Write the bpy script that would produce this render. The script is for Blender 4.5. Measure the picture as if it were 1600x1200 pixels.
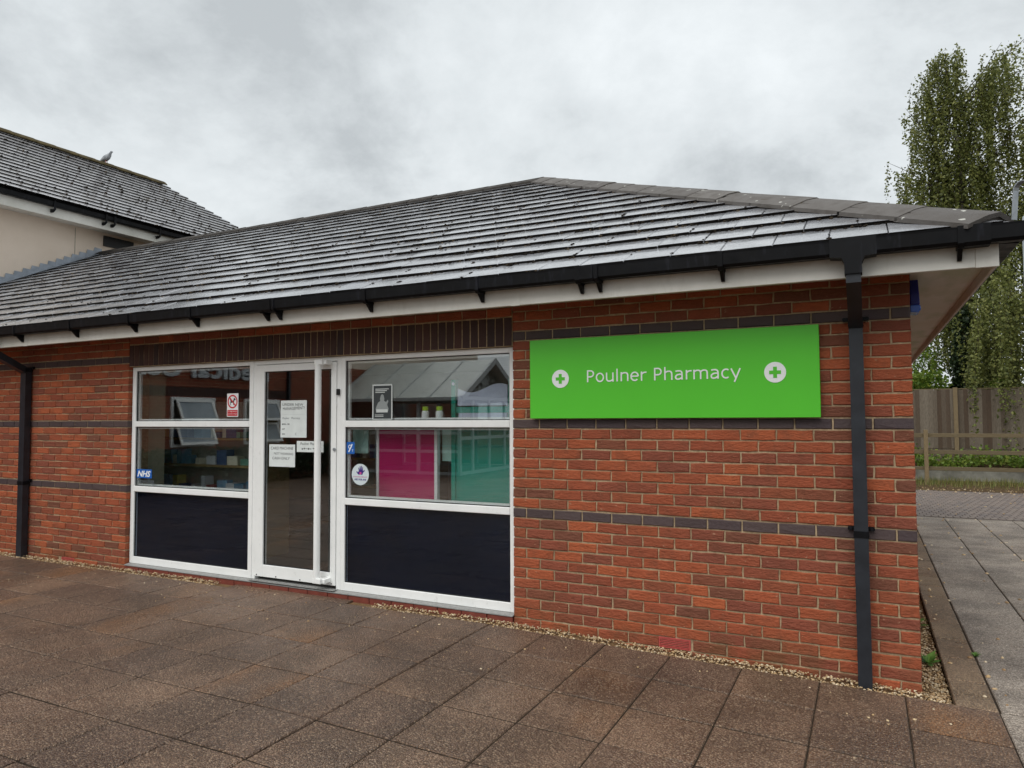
import bpy, bmesh, math, random
import numpy as np
from mathutils import Vector, Matrix

R = random.Random(11)
NR = np.random.RandomState(5)
rad = math.radians
for o in list(bpy.data.objects):
    bpy.data.objects.remove(o, do_unlink=True)
scene = bpy.context.scene
COL = scene.collection

# ------------------------------------------------------------------ camera
CF, CX, CY, CZ = 1115.87, -0.2581, -4.9287, 1.6976
YAW, PITCH, ROLL = 0.460277, 0.0471145, -0.0048422
_fw = Vector((-math.sin(YAW)*math.cos(PITCH), math.cos(YAW)*math.cos(PITCH), math.sin(PITCH)))
_r = Vector((math.cos(YAW), math.sin(YAW), 0))
_u = _r.cross(_fw)
_right = math.cos(ROLL)*_r + math.sin(ROLL)*_u
_up = math.cos(ROLL)*_u - math.sin(ROLL)*_r
cam_data = bpy.data.cameras.new('camera')
cam = bpy.data.objects.new('camera', cam_data)
COL.objects.link(cam)
cam_data.sensor_fit = 'HORIZONTAL'; cam_data.sensor_width = 36.0
cam_data.lens = CF/1600*36.0
cam_data.clip_start = 0.05; cam_data.clip_end = 2000
m = Matrix.Identity(4)
for i in range(3):
    m[i][0] = _right[i]; m[i][1] = _up[i]; m[i][2] = -_fw[i]
m[0][3], m[1][3], m[2][3] = CX, CY, CZ
cam.matrix_world = m
scene.camera = cam
def pix(P):
    d = Vector(P) - Vector((CX, CY, CZ)); w = d.dot(_fw)
    if w < 0.05: return None
    return (800 + CF*d.dot(_right)/w, 600 - CF*d.dot(_up)/w, w)

# ------------------------------------------------------------------ world (overcast sky) and sun
SUN_EL, SUN_AZ = rad(56), rad(192)          # azimuth measured from +y, clockwise
world = bpy.data.worlds.new('World'); scene.world = world
world.use_nodes = True
wn, wl = world.node_tree.nodes, world.node_tree.links
wn.clear()
w_out = wn.new('ShaderNodeOutputWorld')
w_bg = wn.new('ShaderNodeBackground')
w_sky = wn.new('ShaderNodeTexSky'); w_sky.sky_type = 'NISHITA'; w_sky.sun_disc = False
w_sky.sun_elevation = SUN_EL; w_sky.sun_rotation = SUN_AZ
w_sky.air_density = 1.5; w_sky.dust_density = 4.0
tc = wn.new('ShaderNodeTexCoord')
sep = wn.new('ShaderNodeSeparateXYZ'); wl.new(tc.outputs['Generated'], sep.inputs[0])
az = wn.new('ShaderNodeMath'); az.operation = 'ABSOLUTE'; wl.new(sep.outputs['Z'], az.inputs[0])
ad = wn.new('ShaderNodeMath'); ad.operation = 'ADD'; wl.new(az.outputs[0], ad.inputs[0]); ad.inputs[1].default_value = 0.45
cx = wn.new('ShaderNodeMath'); cx.operation = 'DIVIDE'; wl.new(sep.outputs['X'], cx.inputs[0]); wl.new(ad.outputs[0], cx.inputs[1])
cy = wn.new('ShaderNodeMath'); cy.operation = 'DIVIDE'; wl.new(sep.outputs['Y'], cy.inputs[0]); wl.new(ad.outputs[0], cy.inputs[1])
cmb = wn.new('ShaderNodeCombineXYZ'); wl.new(cx.outputs[0], cmb.inputs[0]); wl.new(cy.outputs[0], cmb.inputs[1])
wmap = wn.new('ShaderNodeMapping'); wmap.inputs['Location'].default_value = (5, 2, 1); wmap.inputs['Rotation'].default_value = (0, 0, rad(-20))
wl.new(cmb.outputs[0], wmap.inputs[0])
n1 = wn.new('ShaderNodeTexNoise'); n1.inputs['Scale'].default_value = 1.9; n1.inputs['Detail'].default_value = 9
n1.inputs['Roughness'].default_value = 0.62; n1.inputs['Distortion'].default_value = 0.15
wl.new(wmap.outputs[0], n1.inputs['Vector'])
cr = wn.new('ShaderNodeValToRGB')
cr.color_ramp.elements[0].position = 0.34; cr.color_ramp.elements[0].color = (0.36, 0.385, 0.40, 1)
cr.color_ramp.elements[1].position = 0.64; cr.color_ramp.elements[1].color = (0.60, 0.63, 0.645, 1)
e = cr.color_ramp.elements.new(0.48); e.color = (0.50, 0.53, 0.545, 1)
wl.new(n1.outputs['Fac'], cr.inputs[0])
sk = wn.new('ShaderNodeVectorMath'); sk.operation = 'SCALE'; sk.inputs['Scale'].default_value = 0.055
wl.new(w_sky.outputs[0], sk.inputs[0])
wmix = wn.new('ShaderNodeMix'); wmix.data_type = 'RGBA'; wmix.inputs[0].default_value = 0.95
wl.new(sk.outputs[0], wmix.inputs[6]); wl.new(cr.outputs[0], wmix.inputs[7])
wl.new(wmix.outputs[2], w_bg.inputs['Color'])
w_bg.inputs['Strength'].default_value = 1.06
wl.new(w_bg.outputs[0], w_out.inputs[0])

sun_d = bpy.data.lights.new('sun', 'SUN'); sun_d.energy = 1.5; sun_d.angle = rad(55)
sun_d.color = (1.0, 0.975, 0.94)
sun = bpy.data.objects.new('sun', sun_d); COL.objects.link(sun)
_sd = Vector((math.sin(SUN_AZ)*math.cos(SUN_EL), math.cos(SUN_AZ)*math.cos(SUN_EL), math.sin(SUN_EL)))
sun.rotation_euler = _sd.to_track_quat('Z', 'Y').to_euler()
sun.location = (0, -20, 25)
vs = scene.view_settings
vs.view_transform = 'Standard'; vs.look = 'None'; vs.gamma = 1.0; vs.use_curve_mapping = False
vs.exposure = 0.55
try: scene.display_settings.display_device = 'sRGB'
except Exception: pass

# ------------------------------------------------------------------ materials
def s2l(c):
    return tuple((x/255/12.92 if x/255 <= .04045 else ((x/255+.055)/1.055)**2.4) for x in c) + (1,)
class NT:
    def __init__(s, name, rough=.6, spec=.5, metal=0.0):
        s.m = bpy.data.materials.new(name); s.m.use_nodes = True
        s.n, s.l = s.m.node_tree.nodes, s.m.node_tree.links
        s.b = s.n['Principled BSDF']
        s.b.inputs['Roughness'].default_value = rough
        s.b.inputs['Specular IOR Level'].default_value = spec
        s.b.inputs['Metallic'].default_value = metal
        s._pos = None
    def pos(s):
        if s._pos is None: s._pos = s.n.new('ShaderNodeNewGeometry')
        return s._pos.outputs['Position']
    def obj(s):
        return s.n.new('ShaderNodeTexCoord').outputs['Object']
    def noise(s, scale, detail=4, rough=.55, vec=None, stretch=None, dist=0):
        t = s.n.new('ShaderNodeTexNoise'); t.inputs['Scale'].default_value = scale
        t.inputs['Detail'].default_value = detail; t.inputs['Roughness'].default_value = rough; t.inputs['Distortion'].default_value = dist
        v = vec or s.pos()
        if stretch:
            mp = s.n.new('ShaderNodeMapping'); mp.inputs['Scale'].default_value = stretch
            s.l.new(v, mp.inputs[0]); v = mp.outputs[0]
        s.l.new(v, t.inputs['Vector'])
        return t.outputs['Fac']
    def voro(s, scale, feature='F1', vec=None, out='Distance'):
        t = s.n.new('ShaderNodeTexVoronoi'); t.feature = feature; t.inputs['Scale'].default_value = scale
        s.l.new(vec or s.pos(), t.inputs['Vector']); return t.outputs[out]
    def ramp(s, fac, stops, const=False):
        t = s.n.new('ShaderNodeValToRGB'); e = t.color_ramp.elements
        if const: t.color_ramp.interpolation = 'CONSTANT'
        while len(e) < len(stops): e.new(.5)
        for el, (p_, c) in zip(e, stops):
            el.position = p_; el.color = c if len(c) == 4 else tuple(c)+(1,)
        s.l.new(fac, t.inputs[0]); return t.outputs[0]
    def rnd(s):      # per object or per island
        oi = s.n.new('ShaderNodeObjectInfo'); g = s.n.new('ShaderNodeNewGeometry')
        a = s.n.new('ShaderNodeMath'); a.operation = 'ADD'
        s.l.new(oi.outputs['Random'], a.inputs[0]); s.l.new(g.outputs['Random Per Island'], a.inputs[1])
        f = s.n.new('ShaderNodeMath'); f.operation = 'FRACT'; s.l.new(a.outputs[0], f.inputs[0]); return f.outputs[0]
    def math(s, op, a, b=None, clamp=False):
        t = s.n.new('ShaderNodeMath'); t.operation = op; t.use_clamp = clamp
        for i, v in enumerate((a, b)):
            if v is None: continue
            if isinstance(v, (int, float)): t.inputs[i].default_value = v
            else: s.l.new(v, t.inputs[i])
        return t.outputs[0]
    def mix(s, fac, a, b, mode='MIX'):
        t = s.n.new('ShaderNodeMix'); t.data_type = 'RGBA'; t.blend_type = mode
        for i, v in ((0, fac), (6, a), (7, b)):
            if isinstance(v, (int, float)): t.inputs[i].default_value = v
            elif isinstance(v, tuple): t.inputs[i].default_value = v if len(v) == 4 else v+(1,)
            else: s.l.new(v, t.inputs[i])
        return t.outputs[2]
    def color(s, v):
        if isinstance(v, tuple): s.b.inputs['Base Color'].default_value = v if len(v) == 4 else v+(1,)
        else: s.l.new(v, s.b.inputs['Base Color'])
        return s
    def rough(s, v): s.l.new(v, s.b.inputs['Roughness']); return s
    def bump(s, h, dist=.005, strength=1.0):
        t = s.n.new('ShaderNodeBump'); t.inputs['Distance'].default_value = dist; t.inputs['Strength'].default_value = strength
        s.l.new(h, t.inputs['Height'])
        if s.b.inputs['Normal'].is_linked:
            s.l.new(s.b.inputs['Normal'].links[0].from_socket, t.inputs['Normal'])
        s.l.new(t.outputs[0], s.b.inputs['Normal']); return s
    def sepz(s):
        t = s.n.new('ShaderNodeSeparateXYZ'); s.l.new(s.pos(), t.inputs[0]); return t.outputs

def plain(name, c, rough=.5, spec=.5, metal=0, var=.06, scale=6, bump=0):
    t = NT(name, rough, spec, metal)
    c = s2l(c)
    n = t.noise(scale, 5)
    lo = tuple(x*(1-var*2) for x in c[:3]); hi = tuple(min(1, x*(1+var)) for x in c[:3])
    t.color(t.ramp(n, [(.3, lo), (.7, hi)]))
    if bump: t.bump(t.noise(scale*25, 3), bump)
    return t.m

MAT = {}
# facing brick
t = NT('red_brick', .78, .35)
base = t.ramp(t.rnd(), [(0, s2l((148, 77, 54))), (.16, s2l((166, 86, 56))), (.34, s2l((182, 96, 59))), (.5, s2l((150, 81, 59))), (.64, s2l((136, 76, 58))), (.82, s2l((172, 89, 55))), (.95, s2l((124, 77, 59)))])
n = t.noise(9, 5, .6)
base = t.mix(t.math('MULTIPLY', t.ramp(n, [(.5, (0, 0, 0)), (.68, (1, 1, 1))]), .45), base, s2l((112, 70, 50)))
n2 = t.noise(55, 4, .6)
base = t.mix(t.math('MULTIPLY', t.ramp(n2, [(.42, (0, 0, 0)), (.72, (1, 1, 1))]), .5), base, t.mix(.5, base, s2l((98, 44, 34))))
zz = t.sepz()[2]
alg = t.math('MULTIPLY', t.math('SUBTRACT', 1.0, t.math('MULTIPLY', t.math('SUBTRACT', zz, .06), 3.2), True), t.ramp(t.noise(3.2, 4), [(.42, (0, 0, 0)), (.62, (1, 1, 1))]), True)
base = t.mix(t.math('MULTIPLY', alg, .6), base, s2l((92, 76, 44)))
speck = t.ramp(t.noise(38, 2, .5), [(.69, (0, 0, 0)), (.73, (1, 1, 1))])
base = t.mix(t.math('MULTIPLY', speck, .55), base, s2l((190, 150, 120)))
wide = t.ramp(t.noise(.9, 5, .6, stretch=(1, 1, 1.6)), [(.45, (0, 0, 0)), (.7, (1, 1, 1))])
base = t.mix(t.math('MULTIPLY', wide, .22), base, s2l((104, 66, 48)))
smear = t.ramp(t.noise(19, 6, .75, dist=1.2), [(.66, (0, 0, 0)), (.74, (1, 1, 1))])
base = t.mix(t.math('MULTIPLY', smear, .30), base, s2l((182, 142, 112)))
t.color(base); t.bump(t.noise(26, 5, .65, stretch=(1, 1, 2.4)), .014); t.bump(t.noise(160, 3, .6), .0025)
MAT['brick'] = t.m
t = NT('dark_band_brick', .6, .4)
base = t.ramp(t.rnd(), [(0, s2l((66, 54, 56))), (.5, s2l((80, 66, 66))), (1, s2l((62, 52, 58)))])
base = t.mix(t.math('MULTIPLY', t.noise(30, 4), .35), base, s2l((100, 82, 76)))
t.color(base); t.bump(t.noise(50, 4, .6), .005)
MAT['dark_brick'] = t.m
t = NT('soldier_brick', .7, .4)
base = t.ramp(t.rnd(), [(0, s2l((66, 46, 42))), (.5, s2l((84, 54, 46))), (1, s2l((60, 46, 46)))])
t.color(t.mix(t.math('MULTIPLY', t.noise(20, 4), .4), base, s2l((52, 42, 40)))); t.bump(t.noise(60, 4, .6), .004)
MAT['soldier'] = t.m
t = NT('lime_mortar', .92, .2)
n = t.noise(40, 5, .65)
base = t.ramp(n, [(.3, s2l((156, 134, 106))), (.62, s2l((196, 173, 140)))])
base = t.mix(t.math('MULTIPLY', t.ramp(t.noise(2.3, 3), [(.45, (0, 0, 0)), (.65, (1, 1, 1))]), .5), base, s2l((128, 112, 88)))
t.color(base); t.bump(t.noise(220, 4, .6), .004)
MAT['mortar'] = t.m
# wet concrete roof tile
t = NT('wet_roof_tile', .3, 1.0)
base = t.ramp(t.rnd(), [(0, s2l((156, 157, 161))), (.5, s2l((170, 171, 175))), (1, s2l((144, 145, 150)))])
base = t.mix(t.math('MULTIPLY', t.ramp(t.noise(4, 5, .6), [(.45, (0, 0, 0)), (.7, (1, 1, 1))]), .6), base, s2l((72, 70, 70)))
lich = t.ramp(t.noise(16, 5, .7), [(.62, (0, 0, 0)), (.72, (1, 1, 1))])
base = t.mix(t.math('MULTIPLY', lich, .4), base, s2l((86, 76, 58)))
t.color(base); t.rough(t.ramp(t.noise(9, 5), [(.3, (.12,)*3), (.75, (.30,)*3)])); t.bump(t.noise(240, 3, .6), .0016)
t.b.inputs['Coat Weight'].default_value = .7; t.b.inputs['Coat Roughness'].default_value = .12; t.b.inputs['Coat IOR'].default_value = 1.5
MAT['tile'] = t.m
MAT['tile_edge'] = plain('dark_tile_edge', (26, 24, 22), .95, .1, 0, .3, 20, .004)  # near-black colour for the front risers of the roof tiles
t = NT('hip_tile_concrete', .7, .4)
base = t.ramp(t.rnd(), [(0, s2l((88, 84, 81))), (1, s2l((108, 104, 100)))])
base = t.mix(t.math('MULTIPLY', t.ramp(t.noise(7, 5, .65), [(.45, (0, 0, 0)), (.65, (1, 1, 1))]), .6), base, s2l((74, 68, 62)))
spot = t.ramp(t.noise(15, 2, .4), [(.70, (0, 0, 0)), (.725, (1, 1, 1))])
base = t.mix(t.math('MULTIPLY', spot, .75), base, s2l((200, 200, 192)))
t.color(base); t.bump(t.noise(140, 4, .65), .004)
MAT['hip'] = t.m
MAT['ridge'] = plain('dark_ridge_tile', (66, 62, 58), .8, .3, 0, .25, 8, .004)
t = NT('moss', .95, .1)
t.color(t.ramp(t.rnd(), [(0, s2l((26, 23, 19))), (.5, s2l((40, 35, 28))), (.85, s2l((58, 50, 40))), (1, s2l((92, 80, 64)))])); t.bump(t.noise(120, 4, .7), .006)
MAT['moss'] = t.m
MAT['underlay'] = plain('roof_underside', (24, 23, 23), .85, .2)
MAT['gutter'] = None
t = NT('black_gutter_plastic', .4, .2)
base = t.ramp(t.noise(5, 5, .65), [(.35, s2l((7, 7, 9))), (.7, s2l((13, 14, 18)))])
st = t.ramp(t.noise(26, 4, .6, stretch=(1, 1, .18)), [(.56, (0, 0, 0)), (.74, (1, 1, 1))])
base = t.mix(t.math('MULTIPLY', st, .3), base, s2l((58, 60, 70)))
t.color(base); t.rough(t.ramp(t.noise(12, 4), [(.3, (.35,)*3), (.7, (.6,)*3)]))
MAT['gutter'] = t.m
t = NT('black_downpipe_plastic', .42, .5)
base = t.ramp(t.noise(9, 5, .65), [(.35, s2l((27, 30, 36))), (.7, s2l((42, 46, 53)))])
sc = t.ramp(t.noise(60, 4, .7), [(.6, (0, 0, 0)), (.75, (1, 1, 1))])
t.color(t.mix(t.math('MULTIPLY', sc, .5), base, s2l((26, 27, 32))))
MAT['pipe'] = t.m
t = NT('white_upvc_weathered', .45, .5)
base = t.ramp(t.noise(3, 5, .6), [(.3, s2l((208, 206, 196))), (.7, s2l((230, 228, 220)))])
base = t.mix(t.math('MULTIPLY', t.ramp(t.noise(14, 5, .7, stretch=(1, 1, .3)), [(.55, (0, 0, 0)), (.8, (1, 1, 1))]), .3), base, s2l((170, 166, 148)))
t.color(base)
MAT['fascia'] = t.m
t = NT('soffit_board', .40, .5)
base = t.ramp(t.noise(1.4, 4, .6), [(.35, s2l((214, 205, 180))), (.7, s2l((226, 220, 206)))])
base = t.mix(t.math('MULTIPLY', t.ramp(t.noise(2.2, 3, .5, stretch=(2.2, .6, 1)), [(.46, (0, 0, 0)), (.62, (1, 1, 1))]), .55), base, s2l((150, 165, 92)))  # yellow-green reflection on the soffit painted in as soft patches
t.color(base)
MAT['soffit'] = t.m
t = NT('white_window_frame', .35, .5)
base = t.ramp(t.noise(4, 5, .6), [(.3, s2l((238, 240, 238))), (.7, s2l((248, 249, 247)))])
g = t.ramp(t.noise(30, 5, .7, stretch=(1, 1, .5)), [(.60, (0, 0, 0)), (.8, (1, 1, 1))])
base = t.mix(t.math('MULTIPLY', g, .35), base, s2l((150, 148, 140)))
t.color(base)
MAT['frame'] = t.m
MAT['gasket'] = plain('black_gasket', (22, 23, 25), .6)
MAT['alu'] = plain('mill_aluminium_sill', (150, 150, 148), .55, .4, .2, .1, 30)
MAT['sill_tile'] = plain('red_sill_tile', (124, 62, 50), .6, .4, 0, .12, 12, .002)
MAT['terracotta'] = plain('terracotta_vent', (186, 84, 78), .7, .3, 0, .1, 30, .001)
# glass
def glass_mat(name, ior, tint):
    mt = bpy.data.materials.new(name); mt.use_nodes = True
    n, l = mt.node_tree.nodes, mt.node_tree.links; n.clear()
    out = n.new('ShaderNodeOutputMaterial'); mx = n.new('ShaderNodeMixShader')
    tr = n.new('ShaderNodeBsdfTransparent'); gl = n.new('ShaderNodeBsdfGlossy'); lw = n.new('ShaderNodeLayerWeight'); pw = n.new('ShaderNodeMath'); pw.operation = 'POWER'; pw.inputs[1].default_value = 4.5; fr = n.new('ShaderNodeMapRange')
    tr.inputs[0].default_value = tint; gl.inputs['Roughness'].default_value = 0.0
    gl.inputs['Color'].default_value = (.95, .97, .97, 1)
    fr.inputs['To Min'].default_value = ior; fr.inputs['To Max'].default_value = 1.0
    l.new(lw.outputs['Facing'], pw.inputs[0]); l.new(pw.outputs[0], fr.inputs['Value'])
    tc = n.new('ShaderNodeNewGeometry'); nz = n.new('ShaderNodeTexNoise'); nz.inputs['Scale'].default_value = 1.6; nz.inputs['Detail'].default_value = 1
    bp = n.new('ShaderNodeBump'); bp.inputs['Distance'].default_value = .0004; bp.inputs['Strength'].default_value = .5
    l.new(tc.outputs['Position'], nz.inputs['Vector']); l.new(nz.outputs['Fac'], bp.inputs['Height']); l.new(bp.outputs[0], gl.inputs['Normal'])
    l.new(fr.outputs[0], mx.inputs[0]); l.new(tr.outputs[0], mx.inputs[1]); l.new(gl.outputs[0], mx.inputs[2]); l.new(mx.outputs[0], out.inputs[0])
    return mt
MAT['glass'] = glass_mat('window_glass', .14, (.94, .96, .96, 1))
MAT['spandrel'] = glass_mat('spandrel_glass', .028, (.8, .84, .9, 1))
MAT['glass_far'] = glass_mat('porch_glass', .05, (.9, .92, .92, 1))
# wet exposed-aggregate slabs
def slab_mat(name, cols, gap, rusty):
    t = NT(name, .5, .45)
    base = t.ramp(t.rnd(), [(0, s2l(cols[0])), (.35, s2l(cols[1])), (.7, s2l(cols[2])), (1, s2l(cols[0]))])
    big = t.ramp(t.noise(.75, 3, .5), [(.42, (0, 0, 0)), (.62, (1, 1, 1))])
    base = t.mix(t.math('MULTIPLY', big, .45), base, s2l(cols[3]))
    if rusty:
        ru = t.math('MULTIPLY', t.ramp(t.noise(1.25, 3, .55, stretch=(1, .6, 1)), [(.52, (0, 0, 0)), (.66, (1, 1, 1))]), .8)
        ru = t.math('MULTIPLY', ru, t.ramp(t.rnd(), [(.30, (.15,)*3), (.42, (1, 1, 1)), (.6, (1, 1, 1)), (.72, (.1,)*3)]))
        base = t.mix(ru, base, s2l((156, 110, 70)))
    damp = t.ramp(t.noise(1.9, 5, .6), [(.40, (1, 1, 1)), (.58, (0, 0, 0))])
    base = t.mix(t.math('MULTIPLY', damp, .75), base, t.mix(.55, base, s2l((40, 30, 24))))
    # aggregate: dark pits and pale grains
    vo = t.n.new('ShaderNodeTexVoronoi'); vo.inputs['Scale'].default_value = 105; t.l.new(t.pos(), vo.inputs['Vector'])
    cs = t.n.new('ShaderNodeSeparateColor'); t.l.new(vo.outputs['Color'], cs.inputs[0])
    dist = vo.outputs['Distance']; cell = cs.outputs[0]
    base = t.mix(t.ramp(cell, [(.0, (.42,)*3), (.40, (0, 0, 0))]), base, s2l((44, 33, 28)))
    base = t.mix(t.ramp(cell, [(.72, (0, 0, 0)), (1, (.42,)*3)]), base, s2l(cols[4]))
    base = t.mix(t.math('MULTIPLY', t.ramp(dist, [(.30, (0, 0, 0)), (.62, (1, 1, 1))]), .55), base, s2l((38, 29, 25)))
    gr = t.math('SUBTRACT', 1.0, dist)
    t.color(base)
    wet = t.ramp(t.noise(1.5, 4, .6), [(.38, (.26,)*3), (.66, (.50,)*3)])
    if not rusty: wet = t.ramp(t.noise(1.5, 4, .6), [(.38, (.5,)*3), (.66, (.7,)*3)])
    t.rough(wet)
    t.bump(gr, .008); t.bump(t.noise(6, 3), .006)
    return t.m
MAT['slab'] = slab_mat('wet_brown_paving', [(138, 112, 93), (154, 125, 103), (124, 101, 86), (116, 88, 68), (210, 182, 152)], 0, True)
MAT['slab_grey'] = slab_mat('grey_path_paving', [(194, 181, 166), (204, 191, 176), (184, 172, 159), (172, 158, 144), (226, 216, 204)], 0, False)
MAT['edging'] = slab_mat('tan_edging_paving', [(186, 156, 124), (178, 150, 122), (168, 142, 116), (150, 126, 102), (216, 190, 154)], 0, True)
MAT['joint'] = plain('joint_grit', (56, 47, 38), .9, .15, 0, .2, 30, .003)
t = NT('block_paving', .65, .4)
base = t.ramp(t.rnd(), [(0, s2l((120, 108, 102))), (.5, s2l((134, 122, 114))), (1, s2l((108, 100, 98)))])
t.color(t.mix(t.math('MULTIPLY', t.noise(1.1, 4), .4), base, s2l((96, 88, 82)))); t.bump(t.noise(120, 3), .003)
MAT['block'] = t.m
t = NT('earth', .95, .1)
t.color(t.ramp(t.noise(8, 6, .7), [(.3, s2l((60, 46, 34))), (.55, s2l((92, 76, 56))), (.75, s2l((110, 104, 64)))])); t.bump(t.noise(50, 4), .02)
MAT['earth'] = t.m
t = NT('gravel_pebble', .55, .4)
t.color(t.ramp(t.rnd(), [(0, s2l((176, 146, 104))), (.25, s2l((206, 182, 144))), (.5, s2l((150, 118, 80))), (.7, s2l((224, 208, 178))), (.88, s2l((128, 104, 80))), (1, s2l((190, 160, 116)))]))
MAT['pebble'] = t.m
MAT['gravel_bed'] = plain('gravel_bed', (130, 104, 74), .9, .2, 0, .25, 60, .004)
# sign
def flat(name, c, rough=.4, spec=.5):
    t = NT(name, rough, spec); t.color(t.mix(t.math('MULTIPLY', t.noise(5, 4), .06), s2l(c), (0, 0, 0, 1))); return t.m
MAT['green'] = flat('green_sign_panel', (88, 202, 48), .32)
MAT['white'] = flat('white_lettering', (244, 246, 246), .4)
MAT['paper'] = plain('white_paper', (226, 232, 230), .7, .3, 0, .04, 12)
MAT['ink'] = flat('dark_ink', (26, 28, 40), .6)
MAT['inkgrey'] = flat('grey_ink', (96, 104, 110), .6)
MAT['red'] = flat('red_print', (206, 24, 40), .5)
MAT['blue'] = flat('blue_print', (20, 96, 182), .5)
MAT['purple'] = flat('purple_print', (64, 38, 130), .5)
MAT['pinkprint'] = flat('pink_print', (206, 84, 150), .5)
MAT['sticker'] = flat('pale_sticker', (214, 226, 230), .5)
MAT['poster'] = flat('dark_poster', (58, 64, 66), .5)
MAT['greyprint'] = flat('grey_print', (150, 156, 156), .5)
MAT['lightprint'] = flat('pale_print', (208, 214, 212), .5)
MAT['navy'] = plain('navy_infill_panel', (10, 19, 36), .6, .2, 0, .15, 3)
MAT['magenta'] = plain('magenta_board', (184, 18, 98), .5, .4, 0, .05, 2)
MAT['teal'] = plain('teal_board', (0, 152, 132), .45, .4, 0, .05, 2)
MAT['header'] = plain('lilac_header_card', (206, 212, 236), .5, .4, 0, .04, 3)
MAT['paleboard'] = plain('pale_mint_board', (186, 226, 216), .5, .4, 0, .04, 3)
MAT['lime'] = flat('lime_cap', (170, 206, 40), .4)
MAT['interior_wall'] = plain('interior_wall_paint', (206, 202, 190), .8, .2)
MAT['interior_floor'] = plain('interior_carpet', (62, 56, 52), .9, .1, 0, .15, 40)
MAT['pillar'] = plain('pale_plaster', (198, 196, 172), .8, .2, 0, .05, 2)
MAT['shelf'] = plain('shelf_wood', (160, 138, 96), .6, .3)
t = NT('product_carton', .5, .4)
t.color(t.ramp(t.rnd(), [(0, s2l((90, 140, 170))), (.16, s2l((220, 226, 230))), (.32, s2l((120, 170, 150))), (.46, s2l((140, 180, 210))), (.6, s2l((236, 232, 210))), (.72, s2l((80, 100, 140))), (.84, s2l((200, 190, 110))), (.92, s2l((170, 100, 100)))], True))
MAT['carton'] = t.m
# left building and opposite wing
t = NT('cream_render', .85, .2)
base = t.ramp(t.noise(1.2, 5, .6), [(.3, s2l((224, 207, 189))), (.7, s2l((236, 220, 203)))])
t.color(base); t.bump(t.noise(90, 4, .6), .003)
MAT['render'] = t.m
t = NT('far_brick_wall', .8, .3)
mp = t.n.new('ShaderNodeMapping'); mp.inputs['Rotation'].default_value = (rad(90), 0, rad(90))
sp = t.n.new('ShaderNodeSeparateXYZ'); t.l.new(t.pos(), sp.inputs[0])
cb = t.n.new('ShaderNodeCombineXYZ'); t.l.new(sp.outputs['Y'], cb.inputs[0]); t.l.new(sp.outputs['Z'], cb.inputs[1])
br = t.n.new('ShaderNodeTexBrick'); br.inputs['Scale'].default_value = 1.0
br.inputs['Brick Width'].default_value = .225; br.inputs['Row Height'].default_value = .075; br.inputs['Mortar Size'].default_value = .006
br.inputs['Color1'].default_value = s2l((150, 66, 46)); br.inputs['Color2'].default_value = s2l((122, 60, 46)); br.inputs['Mortar'].default_value = s2l((160, 138, 108))
t.l.new(cb.outputs[0], br.inputs['Vector']); t.color(br.outputs['Color'])
MAT['far_brick'] = t.m
t = NT('far_roof_tile', .30, 1.0)
base = t.ramp(t.rnd(), [(0, s2l((160, 159, 161))), (.5, s2l((174, 173, 175))), (1, s2l((148, 147, 149)))])
mo = t.ramp(t.noise(3.5, 5, .7), [(.5, (0, 0, 0)), (.66, (1, 1, 1))])
base = t.mix(t.math('MULTIPLY', mo, .5), base, s2l((92, 80, 52)))
t.color(base); t.rough(t.ramp(t.noise(6, 4), [(.3, (.12,)*3), (.75, (.28,)*3)]))
t.b.inputs['Coat Weight'].default_value = .7; t.b.inputs['Coat Roughness'].default_value = .12
MAT['far_tile'] = t.m
MAT['mossy_ridge'] = plain('mossy_ridge_tile', (86, 76, 50), .9, .2, 0, .3, 5, .004)
MAT['lead'] = plain('lead_sheet', (160, 168, 178), .45, .5, .3, .14, 7)
MAT['black'] = plain('black_paint', (16, 16, 18), .5)
MAT['steel'] = plain('galvanised_steel', (168, 174, 180), .45, .5, .55, .14, 18)
MAT['grey_frame'] = plain('grey_porch_frame', (196, 200, 200), .45)
MAT['polycarb'] = plain('polycarbonate_sheet', (214, 218, 212), .4, .5, 0, .05, 2)
MAT['sash_painted_sky'] = plain('sash_painted_sky', (160, 172, 182), .5, .4, 0, .1, 2)  # opaque pane; its pale grey colour stands in for reflected sky
MAT['letter'] = plain('aluminium_letter', (196, 202, 206), .4)
MAT['blueplastic'] = plain('blue_plastic', (14, 30, 140), .3)
MAT['bluelens'] = plain('blue_lens', (60, 110, 220), .2)
# timber
def wood(name, cols, stretch, dark):
    t = NT(name, .85, .2)
    base = t.ramp(t.rnd(), [(0, s2l(cols[0])), (.5, s2l(cols[1])), (1, s2l(cols[2]))])
    g = t.noise(22, 5, .65, stretch=stretch)
    base = t.mix(t.math('MULTIPLY', t.ramp(g, [(.4, (0, 0, 0)), (.66, (1, 1, 1))]), .6), base, s2l(dark))
    t.color(base); t.bump(g, .004); return t.m
MAT['board'] = wood('weathered_fence_board', [(128, 118, 104), (104, 93, 80), (84, 69, 56)], (6, 6, .5), (62, 54, 48))
MAT['post'] = wood('weathered_post', [(140, 122, 92), (128, 112, 86), (136, 120, 96)], (4, 4, .5), (96, 82, 60))
MAT['rail'] = wood('weathered_rail', [(118, 104, 80), (108, 96, 74), (124, 112, 88)], (.4, 4, 4), (84, 74, 56))
MAT['concrete'] = plain('old_concrete', (150, 148, 138), .85, .2, 0, .2, 5, .004)
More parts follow.
